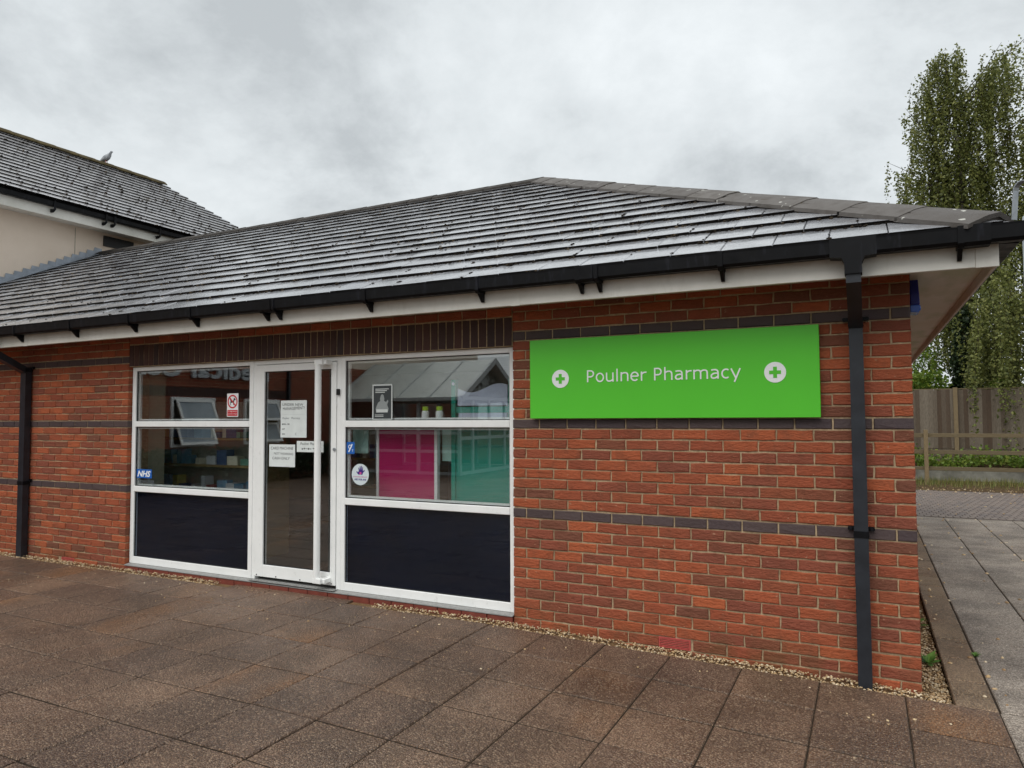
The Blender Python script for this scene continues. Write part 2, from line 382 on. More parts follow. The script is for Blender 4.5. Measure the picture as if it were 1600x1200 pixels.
# foliage
def leafmat(name, cols, tl=.35):
    mt = bpy.data.materials.new(name); mt.use_nodes = True
    n, l = mt.node_tree.nodes, mt.node_tree.links
    b = n['Principled BSDF']; b.inputs['Roughness'].default_value = .5; b.inputs['Specular IOR Level'].default_value = .35
    g = n.new('ShaderNodeNewGeometry'); r = n.new('ShaderNodeValToRGB')
    el = r.color_ramp.elements
    while len(el) < len(cols): el.new(.5)
    for i, c in enumerate(cols): el[i].position = i/(len(cols)-1); el[i].color = s2l(c)
    l.new(g.outputs['Random Per Island'], r.inputs[0]); l.new(r.outputs[0], b.inputs['Base Color'])
    tr = n.new('ShaderNodeBsdfTranslucent'); l.new(r.outputs[0], tr.inputs[0])
    mx = n.new('ShaderNodeMixShader'); mx.inputs[0].default_value = tl
    l.new(b.outputs[0], mx.inputs[1]); l.new(tr.outputs[0], mx.inputs[2]); l.new(mx.outputs[0], n['Material Output'].inputs[0])
    return mt
MAT['birch_leaf'] = leafmat('birch_leaf', [(104, 112, 60), (128, 134, 72), (80, 90, 46), (148, 150, 86), (112, 118, 62), (70, 80, 42)])
MAT['bright_leaf'] = leafmat('bright_leaf', [(92, 120, 44), (120, 142, 56), (76, 104, 40), (140, 150, 60)])
MAT['dark_leaf'] = leafmat('dark_leaf', [(34, 50, 26), (46, 62, 32), (28, 42, 24)], .2)
MAT['grass'] = leafmat('dry_grass', [(130, 130, 70), (100, 116, 56), (160, 146, 92), (90, 104, 50)])
MAT['weed'] = leafmat('weed_leaf', [(96, 140, 60), (120, 160, 76), (84, 124, 56)])
t = NT('birch_bark', .8, .2)
t.color(t.ramp(t.noise(5, 5, .6, stretch=(1, 1, 3)), [(.4, s2l((70, 62, 54))), (.6, s2l((130, 124, 114)))]))
MAT['bark'] = t.m
MAT['twig'] = plain('dark_twig', (58, 46, 38), .85, .2)
t = NT('pigeon_feather', .7, .3)
t.color(t.ramp(t.noise(14, 3), [(.35, s2l((112, 116, 122))), (.65, s2l((178, 182, 186)))]))
MAT['pigeon'] = t.m

# ------------------------------------------------------------------ object helpers
def tag(o, label=None, cat=None, group=None, kind=None):
    if label: o['label'] = label
    if cat: o['category'] = cat
    if group: o['group'] = group
    if kind: o['kind'] = kind
    return o
def add(name, mesh, parent=None, loc=(0, 0, 0), rot=(0, 0, 0)):
    o = bpy.data.objects.new(name, mesh); COL.objects.link(o)
    o.location = loc; o.rotation_euler = rot
    if parent: o.parent = parent
    return o
def empty(name, loc=(0, 0, 0)):
    o = bpy.data.objects.new(name, None); COL.objects.link(o); o.location = loc; o.empty_display_size = .2
    return o
class MB:
    def __init__(s): s.v = []; s.f = []
    def box(s, x0, x1, y0, y1, z0, z1):
        b = len(s.v)
        s.v += [(x0, y0, z0), (x1, y0, z0), (x1, y1, z0), (x0, y1, z0), (x0, y0, z1), (x1, y0, z1), (x1, y1, z1), (x0, y1, z1)]
        s.f += [(b, b+3, b+2, b+1), (b+4, b+5, b+6, b+7), (b, b+1, b+5, b+4), (b+1, b+2, b+6, b+5), (b+2, b+3, b+7, b+6), (b+3, b, b+4, b+7)]
        return s
    def quad(s, *p):
        b = len(s.v); s.v += [tuple(q) for q in p]; s.f.append(tuple(range(b, b+len(p)))); return s
    def solid(s, bot, top):            # two matching rings
        b = len(s.v); n = len(bot)
        s.v += [tuple(q) for q in bot] + [tuple(q) for q in top]
        s.f.append(tuple(range(b+n-1, b-1, -1))); s.f.append(tuple(range(b+n, b+2*n)))
        for i in range(n):
            j = (i+1) % n; s.f.append((b+i, b+j, b+n+j, b+n+i))
        return s
    def prism(s, poly, axis, a, c):    # poly in the two other axes (order x,y,z without axis)
        def P(q, t):
            q = list(q); q.insert('xyz'.index(axis), t); return tuple(q)
        return s.solid([P(q, a) for q in poly], [P(q, c) for q in poly])
    def tube(s, pts, radii, seg=8, cap=True):
        pts = [Vector(q) for q in pts]; b = len(s.v); n = len(pts)
        if isinstance(radii, (int, float)): radii = [radii]*n
        for i, q in enumerate(pts):
            d = (pts[min(i+1, n-1)] - pts[max(i-1, 0)]).normalized()
            a = d.cross(Vector((0, 0, 1)))
            if a.length < .05: a = d.cross(Vector((0, 1, 0)))
            a.normalize(); c = d.cross(a)
            for k in range(seg):
                th = 2*math.pi*k/seg
                s.v.append(tuple(q + (a*math.cos(th) + c*math.sin(th))*radii[i]))
        for i in range(n-1):
            for k in range(seg):
                k2 = (k+1) % seg
                s.f.append((b+i*seg+k, b+i*seg+k2, b+(i+1)*seg+k2, b+(i+1)*seg+k))
        if cap:
            s.f.append(tuple(b+k for k in range(seg-1, -1, -1))); s.f.append(tuple(b+(n-1)*seg+k for k in range(seg)))
        return s
    def mesh(s, name, mat, smooth=False):
        me = bpy.data.meshes.new(name); me.from_pydata(s.v, [], s.f)
        bm = bmesh.new(); bm.from_mesh(me); bmesh.ops.recalc_face_normals(bm, faces=bm.faces); bm.to_mesh(me); bm.free()
        me.materials.append(MAT[mat] if isinstance(mat, str) else mat)
        if smooth: me.polygons.foreach_set('use_smooth', [True]*len(me.polygons))
        me.update(); return me
    def build(s, name, mat, parent=None, smooth=False, loc=(0, 0, 0), rot=(0, 0, 0), bevel=0):
        me = s.mesh(name, mat, smooth)
        if bevel:
            bm = bmesh.new(); bm.from_mesh(me)
            bmesh.ops.bevel(bm, geom=list(bm.edges), offset=bevel, segments=1, affect='EDGES', clamp_overlap=True)
            bm.to_mesh(me); bm.free()
        return add(name, me, parent, loc, rot)
def text_mesh(s, name, mat, width=None, height=None, shear=0, align='LEFT', thick=.0, space=1.0, bold=0.0):
    c = bpy.data.curves.new('t', 'FONT'); c.body = s; c.size = 1; c.align_x = align; c.shear = shear; c.space_character = space
    c.extrude = thick; c.resolution_u = 3; c.offset = bold
    o = bpy.data.objects.new('t', c); COL.objects.link(o)
    dg = bpy.context.evaluated_depsgraph_get()
    me = bpy.data.meshes.new_from_object(o.evaluated_get(dg)); me.name = name
    bpy.data.objects.remove(o); bpy.data.curves.remove(c)
    n = len(me.vertices); co = np.empty(n*3); me.vertices.foreach_get('co', co); co = co.reshape(-1, 3)
    mn, mx = co[:, :2].min(0), co[:, :2].max(0)
    sx = width/(mx[0]-mn[0]) if width else None; sy = height/(mx[1]-mn[1]) if height else None
    sx = sx or sy; sy = sy or sx
    co[:, 0] = (co[:, 0]-mn[0])*sx; co[:, 1] = (co[:, 1]-mn[1])*sy
    me.vertices.foreach_set('co', co.ravel()); me.materials.clear(); me.materials.append(MAT[mat]); me.update()
    return me, (mx[0]-mn[0])*sx, (mx[1]-mn[1])*sy
UPR = (rad(90), 0, 0)     # a flat mesh in xy stood up to face -y

# ------------------------------------------------------------------ ground levels
def g(x):
    if x <= -3.0: return .15
    if x <= 0.36: return .15 - .0285*(x+3.0)
    return .15 - .0285*3.36
ZP = g(.36)            # path level, about 0.054
PX, PY = .4575, .472   # slab pitch
X0, Y0 = .36, -.12

MB().quad((-300, -300, -.06), (300, -300, -.06), (300, 300, -.06), (-300, 300, -.06)).build('ground', 'earth')['kind'] = 'structure'
pv = MB()
for xa, xb in ((-14.2, -3.0), (-3.0, .36)):
    pv.quad((xa, -18, g(xa)-.0055), (xb, -18, g(xb)-.0055), (xb, -.12, g(xb)-.0055), (xa, -.12, g(xa)-.0055))
pv.quad((.36, -18, ZP-.0055), (6, -18, ZP-.0055), (6, -.12, ZP-.0055), (.36, -.12, ZP-.0055))
paving = tag(pv.build('paving', 'joint'), kind='structure')
path = tag(MB().quad((.15, -.12, ZP-.0055), (6, -.12, ZP-.0055), (6, 8.95, .0145), (.15, 8.95, .0145)).build('path', 'joint'), kind='structure')

def slab_mesh(name, w, l, mat, ch=.006):
    h = .035
    a, b = w/2, l/2
    def ring(d, z): return [(-a+d, -b+d, z), (a-d, -b+d, z), (a-d, b-d, z), (-a+d, b-d, z)]
    mb = MB(); r0, r1, r2 = ring(0, -h), ring(0, -ch), ring(ch, 0)
    mb.v = r0+r1+r2
    for k in (0, 4):
        for i in range(4):
            j = (i+1) % 4; mb.f.append((k+i, k+j, k+4+j, k+4+i))
    mb.f.append((8, 9, 10, 11))
    return mb.mesh(name, mat)
sm = {}
sl = math.atan(-.0285)
joined = MB()
def put_slab(xc, yc, w, l, mat, parent, tilt=None, rotx=0, key=None, z=None):
    key = (round(w, 3), round(l, 3), mat)
    if key not in sm: sm[key] = slab_mesh('paving_slab', w, l, mat)
    if tilt is None: tilt = -sl if -3.0 < xc < .36 else 0.0
    return add('paving_slab', sm[key], parent, (xc, yc, (g(xc) if z is None else z) + R.uniform(-.001, .002)), (rotx + R.uniform(-.0025, .0025), tilt + R.uniform(-.0025, .0025), R.uniform(-.0015, .0015)))
ns = 0
DOOR = (-5.47, -4.36)
for i in range(-10, 40):
    for j in range(-1, 34):
        xc = X0 - (i+.5)*PX; yc = Y0 - (j+.5)*PY
        w, l = PX-.006, PY-.012
        if j < 0:
            if DOOR[0] - .15 < xc < DOOR[1] + .25:      # half slab up to the threshold
                yc = -.06; l = .105
            else: continue
        q = pix((xc, yc, g(xc)))
        vis = q and -60 < q[0] < 1850 and q[1] < 1400
        mt = 'slab' if xc < X0 else 'slab_grey'
        if vis:
            put_slab(xc, yc, w, l, mt, paving); ns += 1
        elif xc > -14.1 and xc < X0:
            z = g(xc); a = w/2; b = l/2; s_ = math.tan(-sl) * -1 if -3 < xc < .36 else 0
            joined.solid([(xc-a, yc-b, g(xc-a)-.03), (xc+a, yc-b, g(xc+a)-.03), (xc+a, yc+b, g(xc+a)-.03), (xc-a, yc+b, g(xc-a)-.03)],
                         [(xc-a, yc-b, g(xc-a)), (xc+a, yc-b, g(xc+a)), (xc+a, yc+b, g(xc+a)), (xc-a, yc+b, g(xc-a))])
tag(joined.build('paving_slab_field', 'slab', paving), kind='stuff')
# path beside the building
PT = math.atan((.02-ZP)/9.0)
def pz(y): return ZP + (.02-ZP)*(y+.12)/9.07
for c in range(0, 8):
    for j in range(0, 19):
        xc = .365 + (c+.5)*.47; yc = Y0 + (j+.5)*PY + .002
        q = pix((xc, yc, 0))
        if q and q[0] < 1700: put_slab(xc, yc, .460, PY-.012, 'slab_grey', path, 0, PT, z=pz(yc))
for j in range(0, 19):
    yc = Y0 + (j+.5)*PY + .002
    put_slab(.256, yc, .205, PY-.011, 'edging', path, 0, PT, z=pz(yc))
# block paving further back
bp_root = tag(MB().quad((-2, 8.96, -.01), (12, 8.96, -.01), (12, 14.1, -.01), (-2, 14.1, -.01)).build('block_paving', 'joint'), kind='structure')
bb = MB()
for j in range(24):
    y = 9.0 + j*.2
    for i in range(70):
        x = -1.0 + i*.105 + (.05 if j % 2 else 0)
        if j in (0, 21, 22, 23):
            pass
        z = .012 + R.uniform(-.002, .002)
        bb.solid([(x, y, -.02), (x+.098, y, -.02), (x+.098, y+.193, -.02), (x, y+.193, -.02)], [(x+.004, y+.004, z), (x+.094, y+.004, z), (x+.094, y+.189, z), (x+.004, y+.189, z)])
tag(bb.build('paving_block_field', 'block', bp_root), kind='stuff')

# ------------------------------------------------------------------ gravel
def pebble_mesh(spots, name, mat, smin, smax):
    bm = bmesh.new(); bmesh.ops.create_icosphere(bm, subdivisions=1, radius=1)
    bv = np.array([v.co[:] for v in bm.verts]); bf = np.array([[v.index for v in f.verts] for f in bm.faces]); bm.free()
    n = len(spots); V = np.empty((n, 12, 3))
    for k in range(n):
        s = NR.uniform(smin, smax); sc = s*np.array([NR.uniform(.8, 1.4), NR.uniform(.7, 1.1), NR.uniform(.5, .8)])
        a = NR.uniform(0, 6.28); ca, sa = math.cos(a), math.sin(a)
        v = bv*(1+NR.uniform(-.2, .2, (12, 1)))*sc
        V[k, :, 0] = v[:, 0]*ca - v[:, 1]*sa; V[k, :, 1] = v[:, 0]*sa + v[:, 1]*ca; V[k, :, 2] = v[:, 2]
        V[k] += spots[k]
    F = (bf[None] + (np.arange(n)*12)[:, None, None]).reshape(-1, 3)
    me = bpy.data.meshes.new(name); me.from_pydata(V.reshape(-1, 3).tolist(), [], F.tolist())
    me.materials.append(MAT[mat]); me.polygons.foreach_set('use_smooth', [True]*len(me.polygons)); me.update(); return me
spots = []
for k in range(5200):
    x = R.uniform(-9.9, 0.0); y = R.uniform(-.125, -.008)
    if DOOR[0]-.3 < x < DOOR[1]+.4: continue
    if x < -2.7 and R.random() < .3: continue
    spots.append((x, y, g(x) - .012 + R.uniform(0, .012) + (.010 if y > -.07 else 0)))
for k in range(2600):
    x = R.uniform(.004, .148); y = -.12 + 8.9*R.random()**2.2
    if y > 2.2 and R.random() < .6: continue
    spots.append((x, y, pz(y) - .045 + R.uniform(0, .014)))
for k in range(110):
    x = R.uniform(-8, .3); y = -.12 - abs(R.gauss(0, .35))
    spots.append((x, y, g(x)+.002))
gravel = tag(add('gravel', pebble_mesh(spots, 'gravel', 'pebble', .0042, .0095)), 'loose tan gravel lying along the foot of the brick wall', 'gravel', kind='stuff')
gb = MB()
for xa, xb in ((-14.2, -3.0), (-3.0, 0.0)):
    gb.quad((xa, -.12, g(xa)-.016), (xb, -.12, g(xb)-.016), (xb, .02, g(xb)-.016), (xa, .02, g(xa)-.016))
gb.quad((0, -.12, ZP-.05), (.15, -.12, ZP-.05), (.15, 8.95, -.03), (0, 8.95, -.03))
tag(gb.build('gravel_bed', 'gravel_bed'), kind='structure')

# ------------------------------------------------------------------ pharmacy building
PH = tag(empty('pharmacy_building', (-5, 2, 0)), 'single-storey red brick pharmacy with dark band courses and a wet tiled hipped roof', 'building')
PH.location = (0, 0, 0)
ZT = 2.555
wall = MB()
D_ = .007
wall.box(-2.7+.012, -D_, D_, .25, -.06, ZT+.03)
wall.box(-14.2, -7.2-.012, D_, .25, -.06, ZT+.03)
wall.box(-7.2, -2.7, D_, .25, 2.2505, ZT+.03)
wall.box(-7.2, -2.7, .03, .25, -.06, .14)
wall.box(-.25, -D_, .2502, 8.6, -.06, ZT+.03)
front = wall.build('front_wall', 'mortar', PH)
def brick_variants(L, H, n, name, mat, jit=.0032):
    out = []
    for q in range(n):
        rr = random.Random(100+q+int(L*1e4)); a, b = L/2, H/2
        pts = [(-a, -b), (-a*.4, -b), (a*.35, -b), (a, -b), (a, 0), (a, b), (a*.4, b), (-a*.35, b), (-a, b), (-a, 0)]
        out_r = [(x+rr.uniform(-jit, jit)*.7, 0, z+rr.uniform(-jit, jit)) for x, z in pts]
        c = .0045
        fr = [(x*(1-c/a), rr.uniform(-.0022, .0012)-.001, z*(1-c/b)) for x, y, z in out_r]
        mb = MB(); n_ = len(pts)
        mb.v = [(x, .1, z) for x, y, z in out_r] + [(x, .004, z) for x, y, z in out_r] + fr
        for k in (0, n_):
            for i in range(n_):
                j = (i+1) % n_; mb.f.append((k+i, k+j, k+n_+j, k+n_+i))
        mb.f.append(tuple(2*n_+i for i in range(n_)))
        out.append(mb.mesh(name, mat))
    return out
BV = {('r', 'f'): brick_variants(.215, .065, 10, 'brick', 'brick'), ('r', 'h'): brick_variants(.1025, .065, 6, 'brick', 'brick'),
      ('d', 'f'): brick_variants(.215, .065, 4, 'dark_brick', 'dark_brick', .0012), ('d', 'h'): brick_variants(.1025, .065, 3, 'dark_brick', 'dark_brick', .0012)}
def course(x0, x1, k):                 # yields (centre, size) from x1 leftwards
    x = x1; first = (k % 2 != 0)
    while x > x0 + .02:
        if first: w = .1125; first = False
        else: w = .225
        if x - w < x0 - .02:
            if x - x0 > .1: w = .1125
            else: break
        yield x - w/2, ('h' if w < .2 else 'f')
        x -= w
AIR = {(-20, -1.471): 1, (-20, -8.157): 1}
cand, darkc = [], []
KZ = lambda k: 1.6125 + .075*k + .0375
for k in range(-22, 13):
    zc = KZ(k)
    for x0, x1 in ((-2.7, 0.0), (-14.2, -7.2)):
        x1e = x1 - .005 + .005
        for xc, s in course(x0, x1, k):
            if k == -20 and (abs(xc+1.471) < .17 and s == 'f' and abs(xc+1.471) < .113 or abs(xc+8.157) < .113): continue
            (darkc if k in (-9, 0, 9) else cand).append((xc, zc, s))
# red course over the soldier course
for i in range(20): cand.append((-7.2+.1125+.225*i, 2.5175, 'f'))
def proj_area(x, y, z):
    q = pix((x, y, z))
    if not q or q[0] < -10 or q[0] > 1600 or q[1] > 1190: return 0
    return 1/q[2]**2
def vis_b(c):
    x, z, s = c
    if -2.5 < x < -.53 and 1.70 < z < 2.24: return 0
    if -.35 < x < -.26 and s == 'h': return 0
    if z < g(x) - .02: return 0
    return proj_area(x, 0, z)*(1 if s == 'f' else .5)
def to_join(mb, me, loc, rot):
    if len(me.materials) > 1:
        mb.mi = getattr(mb, 'mi', {})
        for i_, p_ in enumerate(me.polygons):
            if p_.material_index: mb.mi[len(mb.f)+i_] = 1
    M_ = Matrix.Translation(loc) @ rot.to_matrix().to_4x4() if hasattr(rot, 'to_matrix') else Matrix.Translation(loc)
    b = len(mb.v); mb.v += [tuple(M_ @ v.co) for v in me.vertices]; mb.f += [tuple(b+i for i in p.vertices) for p in me.polygons]
from mathutils import Euler
def place_bricks(lst, fam, name, limit, parent):
    lst = sorted(lst, key=vis_b, reverse=True)
    jm = MB()
    for i, (x, z, s) in enumerate(lst):
        me = R.choice(BV[(fam, s)])
        rot = (R.uniform(-.006, .006), R.uniform(-.006, .006), R.uniform(-.008, .008))
        loc = (x, R.uniform(-.0016, .0016), z)
        if fam == 'r' and R.random() < .5: rot = (rot[0], rot[1]+math.pi, rot[2]); rot = (rot[0], math.pi+R.uniform(-.006, .006), rot[2])
        if i < limit and vis_b((x, z, s)) > 0: add(name, me, parent, loc, rot)
        else: to_join(jm, me, loc, Euler(rot))
    return jm
jr = place_bricks(cand, 'r', 'brick', 300, front)
jd = place_bricks(darkc, 'd', 'dark_brick', 300, front)
# side wall bricks (faces +x)
rotS = Euler((0, 0, rad(90)))
for k in range(-22, 13):
    zc = KZ(k); y = .1125 if k % 2 == 0 else .225
    if k % 2: 
        pass
    while y < 8.5:
        fam = 'd' if k in (-9, 0, 9) else 'r'
        me = R.choice(BV[(fam, 'f')])
        to_join(jd if fam == 'd' else jr, me, (R.uniform(-.0015, .0015), y+.1125, zc), rotS); y += .225
tag(jr.build('brickwork', 'brick', front), kind='stuff')
tag(jd.build('dark_brickwork', 'dark_brick', front), kind='stuff')
# soldier course
sv = []
for q in range(5):
    rr = random.Random(40+q); a, b = .0325, .1095
    o_ = [(-a, -b), (a, -b), (a, 0), (a, b), (-a, b), (-a, 0)]
    ring = [(x+rr.uniform(-.0015, .0015), z+rr.uniform(-.002, .002)) for x, z in o_]
    mb = MB(); mb.v = [(x, .1, z) for x, z in ring]+[(x, .004, z) for x, z in ring]+[(x*.9, rr.uniform(-.002, .001), z*.97) for x, z in ring]
    for kk in (0, 6):
        for i in range(6):
            j = (i+1) % 6; mb.f.append((kk+i, kk+j, kk+6+j, kk+6+i))
    mb.f.append(tuple(range(12, 18))); sv.append(mb.mesh('soldier_brick', 'soldier'))
for i in range(60):
    add('soldier_brick', R.choice(sv), front, (-7.2+.0375+.075*i, R.uniform(-.002, .001), 2.3645), (R.uniform(-.005, .005), R.uniform(-.006, .006), 0))
# air bricks
for xa in (-1.4715, -8.157):
    vent = MB(); vent.box(xa-.1085, xa+.1085, .012, .06, .1175, .1865)
    ab = vent.build('air_brick', 'black', front)
    fr = MB(); fr.box(xa-.1085, xa+.1085, -.004, .012, .1175, .124); fr.box(xa-.1085, xa+.1085, -.004, .012, .180, .1865)
    fr.box(xa-.1085, xa-.1005, -.004, .012, .124, .180); fr.box(xa+.1005, xa+.1085, -.004, .012, .124, .180)
    for q in range(5):
        z = .1275 + q*.0112; fr.box(xa-.1005, xa+.1005, -.003, .008, z, z+.0052)
    fr.build('vent_grille', 'terracotta', ab)
# fascia, soffit
E_ = .375
fs = MB(); fs.box(-13.65, E_-.085, -E_-.018, -E_, 2.495, 2.67)
fascia = fs.build('fascia', 'fascia', PH, bevel=.003)
MB().box(E_, E_+.018, -E_+.002, 8.6+E_, 2.495, 2.67).build('fascia', 'fascia', PH, bevel=.003)
MB().box(E_-.086, E_+.021, -E_-.022, -E_+.0, 2.492, 2.672).build('fascia_corner_trim', 'fascia', PH, bevel=.002)
for xj in (-2.475, -8.35, -11.4):
    MB().box(xj-.035, xj+.035, -E_-.021, -E_-.0185, 2.493, 2.66).build('fascia_joint_strip', 'fascia', fascia)
MB().box(-14.2, E_-.002, -E_+.001, -.002, ZT, ZT+.012).build('soffit', 'soffit', PH)
MB().box(.001, E_-.001, -.0015, 8.6, ZT, ZT+.012).build('soffit', 'soffit', PH)
# gutter: box-section channel
def gutter_run(a, b, name, parent):
    # a,b : world points at the fascia (inner top). profile offset outward
    A, B = Vector(a), Vector(b); d = (B-A).normalized(); out = d.cross(Vector((0, 0, 1))).normalized()
    prof = [(.006, .0), (.006, -.088), (.092, -.094), (.106, -.078), (.110, -.012), (.112, .0), (.098, .0), (.096, -.07), (.086, -.084), (.014, -.078), (.014, .0)]
    mb = MB(); n = len(prof)
    for P in (A, B): mb.v += [tuple(P + out*u + Vector((0, 0, w))) for u, w in prof]
    for i in range(n):
        j = (i+1) % n; mb.f.append((i, j, n+j, n+i))
    mb.f.append(tuple(range(n))); mb.f.append(tuple(range(2*n-1, n-1, -1)))
    return mb.build(name, 'gutter', parent)
GY = -E_-.018; GZ = 2.70
gut = gutter_run((-13.7, GY, GZ), (E_+.125, GY, GZ), 'gutter', PH)
gutter_run((E_+.018, GY+.004, GZ), (E_+.018, 8.9, GZ), 'gutter', PH)
def bracket(x, w=.03):
    mb = MB()
    mb.prism([(GY, GZ-.106), (GY-.092, GZ-.110), (GY-.112, GZ-.088), (GY-.118, GZ+.004), (GY-.108, GZ+.008), (GY-.1125, GZ-.001), (GY-.1105, GZ-.012), (GY-.1065, GZ-.079), (GY-.0925, GZ-.0945), (GY, GZ-.0885)], 'x', x, x+w)
    mb.prism([(GY-.002, GZ-.165), (GY-.016, GZ-.165), (GY-.075, GZ-.1065), (GY-.002, GZ-.1065)], 'x', x+.004, x+w-.004)
    return mb.build('gutter_bracket', 'gutter', gut)
for x in (.20, -1.05, -1.85, -1.98, -2.75, -3.75, -4.70, -4.84, -5.70, -6.55, -7.45, -8.4, -9.35, -10.3, -11.3, -12.3): bracket(x)
for x in (-1.915, -4.77, .29):      # union sleeves
    MB().prism([(GY-.001, GZ-.10), (GY-.092, GZ-.104), (GY-.112, GZ-.085), (GY-.117, GZ+.006), (GY-.100, GZ+.008), (GY-.1125, GZ-.001), (GY-.1065, GZ-.079), (GY-.0925, GZ-.0945), (GY-.001, GZ-.0885)], 'x', x-.06, x+.06).build('gutter_union', 'gutter', gut)
# downpipes
def downpipe(xc, zb, parent, w=.078):
    a = w/2
    out = MB(); out.prism([(xc-.12, 2.706), (xc-.12, 2.60), (xc-.06, 2.594), (xc-a-.006, 2.565), (xc-a-.006, 2.50), (xc+a+.006, 2.50), (xc+a+.006, 2.565), (xc+.06, 2.594), (xc+.12, 2.60), (xc+.12, 2.706)], 'y', GY-.1135, GY-.02)
    op = out.build('gutter_outlet', 'gutter', parent)
    dp = MB()
    yo0, yo1 = GY-.10, GY-.10+w*.85
    yi0, yi1 = -.085, -.018
    def rect(y0, y1, z, zz=None): return [(xc-a, y0, z), (xc+a, y0, z), (xc+a, y1, zz if zz is not None else z), (xc-a, y1, zz if zz is not None else z)]
    dp.solid(rect(yo0, yo1, 2.45, 2.49), rect(yo0, yo1, 2.502, 2.5022))
    dp.solid(rect(yi0, yi1, 2.235, 2.275), rect(yo0, yo1, 2.45, 2.49))
    dp.solid(rect(yi0, yi1, zb), rect(yi0, yi1, 2.235, 2.275))
    p_ = dp.build('downpipe', 'pipe', parent)
    for z in (2.275, .985):
        c = MB(); c.box(xc-a-.004, xc+a+.004, yi0-.004, yi1, z-.025, z+.015); c.box(xc-a-.035, xc+a+.035, -.02, -.005, z+.012, z+.034)
        for s in (-1, 1): c.tube([(xc+s*(a+.024), -.03, z+.023), (xc+s*(a+.024), -.004, z+.023)], .013, 8)
        c.build('pipe_clip', 'gutter', p_)
downpipe(-.305, g(-.3)-.02, PH)
downpipe(-8.93, .14, PH, .1)
# ---- roof
PITCHR = rad(26.6)
TP = math.tan(PITCHR); CP = math.cos(PITCHR); SP = math.sin(PITCHR)
EY, EZ = -.442, 2.685
RY = 4.32; RX = .442 - (RY - EY)      # apex plan
RZ = EZ + (RY-EY)*TP
XL = -14.2
rf = MB()
rf.quad((XL, EY+.02, EZ-.004), (.422, EY+.02, EZ-.004), (RX, RY, RZ-.014), (XL, RY, RZ-.014))
rf.quad((.422, EY+.02, EZ-.004), (.422, 9.06, EZ-.004), (RX, RY, RZ-.014))
rf.quad((.422, 9.06, EZ-.004), (XL, 9.06, EZ-.004), (XL, RY, RZ-.014), (RX, RY, RZ-.014))
roof = rf.build('roof', 'underlay', PH)
TW, TG, TH = .307, .317, .020
SLOPE_LEN = (RY-EY)/CP
tilt = math.asin(TH/TG)*.95
def on_roof(u, v, h=0):                 # u = x, v = distance up the slope
    return Vector((u, EY + v*CP - h*SP, EZ + v*SP + h*CP))
def hip_x(v): return .442 - v*CP
def clip_poly(poly, fn):
    out = []
    for i in range(len(poly)):
        a, b = poly[i], poly[(i+1) % len(poly)]; fa, fb = fn(a), fn(b)
        if fa >= 0: out.append(a)
        if fa*fb < 0:
            t_ = fa/(fa-fb); out.append((a[0]+(b[0]-a[0])*t_, a[1]+(b[1]-a[1])*t_))
    return out
# whole tile (local: x width, y up the slope, z normal), lower edge at y=0
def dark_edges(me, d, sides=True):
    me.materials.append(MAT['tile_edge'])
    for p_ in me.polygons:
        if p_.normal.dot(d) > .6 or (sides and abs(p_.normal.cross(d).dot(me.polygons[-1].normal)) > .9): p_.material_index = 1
def tile_mesh(q):
    rr = random.Random(700+q); a = TW/2-.0022; L = .40
    mb = MB()
    lo = [(-a, rr.uniform(-.002, .002)), (a, rr.uniform(-.002, .002)), (a, L), (-a, L)]
    t1 = [(x, y, -.024) for x, y in lo]; t2 = [(x, y, -.004) for x, y in lo]
    c = .004
    t3 = [(-a+c, lo[0][1]+c, 0), (a-c, lo[1][1]+c, 0), (a-c, L, 0), (-a+c, L, 0)]
    mb.v = t1+t2+t3
    for k in (0, 4):
        for i in range(4):
            j = (i+1) % 4; mb.f.append((k+i, k+j, k+4+j, k+4+i))
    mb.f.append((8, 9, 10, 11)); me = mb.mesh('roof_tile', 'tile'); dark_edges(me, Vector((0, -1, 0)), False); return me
TV = [tile_mesh(q) for q in range(4)]
rows = int(SLOPE_LEN/TG)+1
tiles, cut = [], MB()
moss_spots = []
for j in range(rows):
    v0 = j*TG; off = (TW/2 if j % 2 else 0) + .05
    i = 0; x = .442 + off
    while x > XL:
        xc = x - TW/2; x -= TW
        if v0 + .40 > SLOPE_LEN + .2: pass
        vt = min(v0+.40, SLOPE_LEN)
        if xc - TW/2 < XL: 
            pass
        if xc + TW/2 < hip_x(vt):
            tiles.append((xc, v0))
        elif xc - TW/2 < hip_x(v0):
            a = TW/2-.002
            poly = clip_poly([(xc-a, v0), (xc+a, v0), (xc+a, vt), (xc-a, vt)], lambda p_: hip_x(p_[1])-.03-p_[0])
            if len(poly) >= 3:
                def hh(p_): return TH*1.9 - (p_[1]-v0)*math.tan(tilt)
                cut.solid([tuple(on_roof(p_[0], p_[1], hh(p_)-.018)) for p_ in poly], [tuple(on_roof(p_[0], p_[1], hh(p_))) for p_ in poly])
                
        if xc < hip_x(v0): moss_spots.append((xc, v0))
def tile_area(c):
    P = on_roof(c[0], c[1], .03); q = pix(P)
    if not q or q[0] < 0 or q[0] > 1600: return 0
    nrm = Vector((0, -SP, CP)); d = (Vector((CX, CY, CZ))-P)
    return abs(nrm.dot(d.normalized()))/d.length**2
tiles.sort(key=tile_area, reverse=True)
tj = MB()
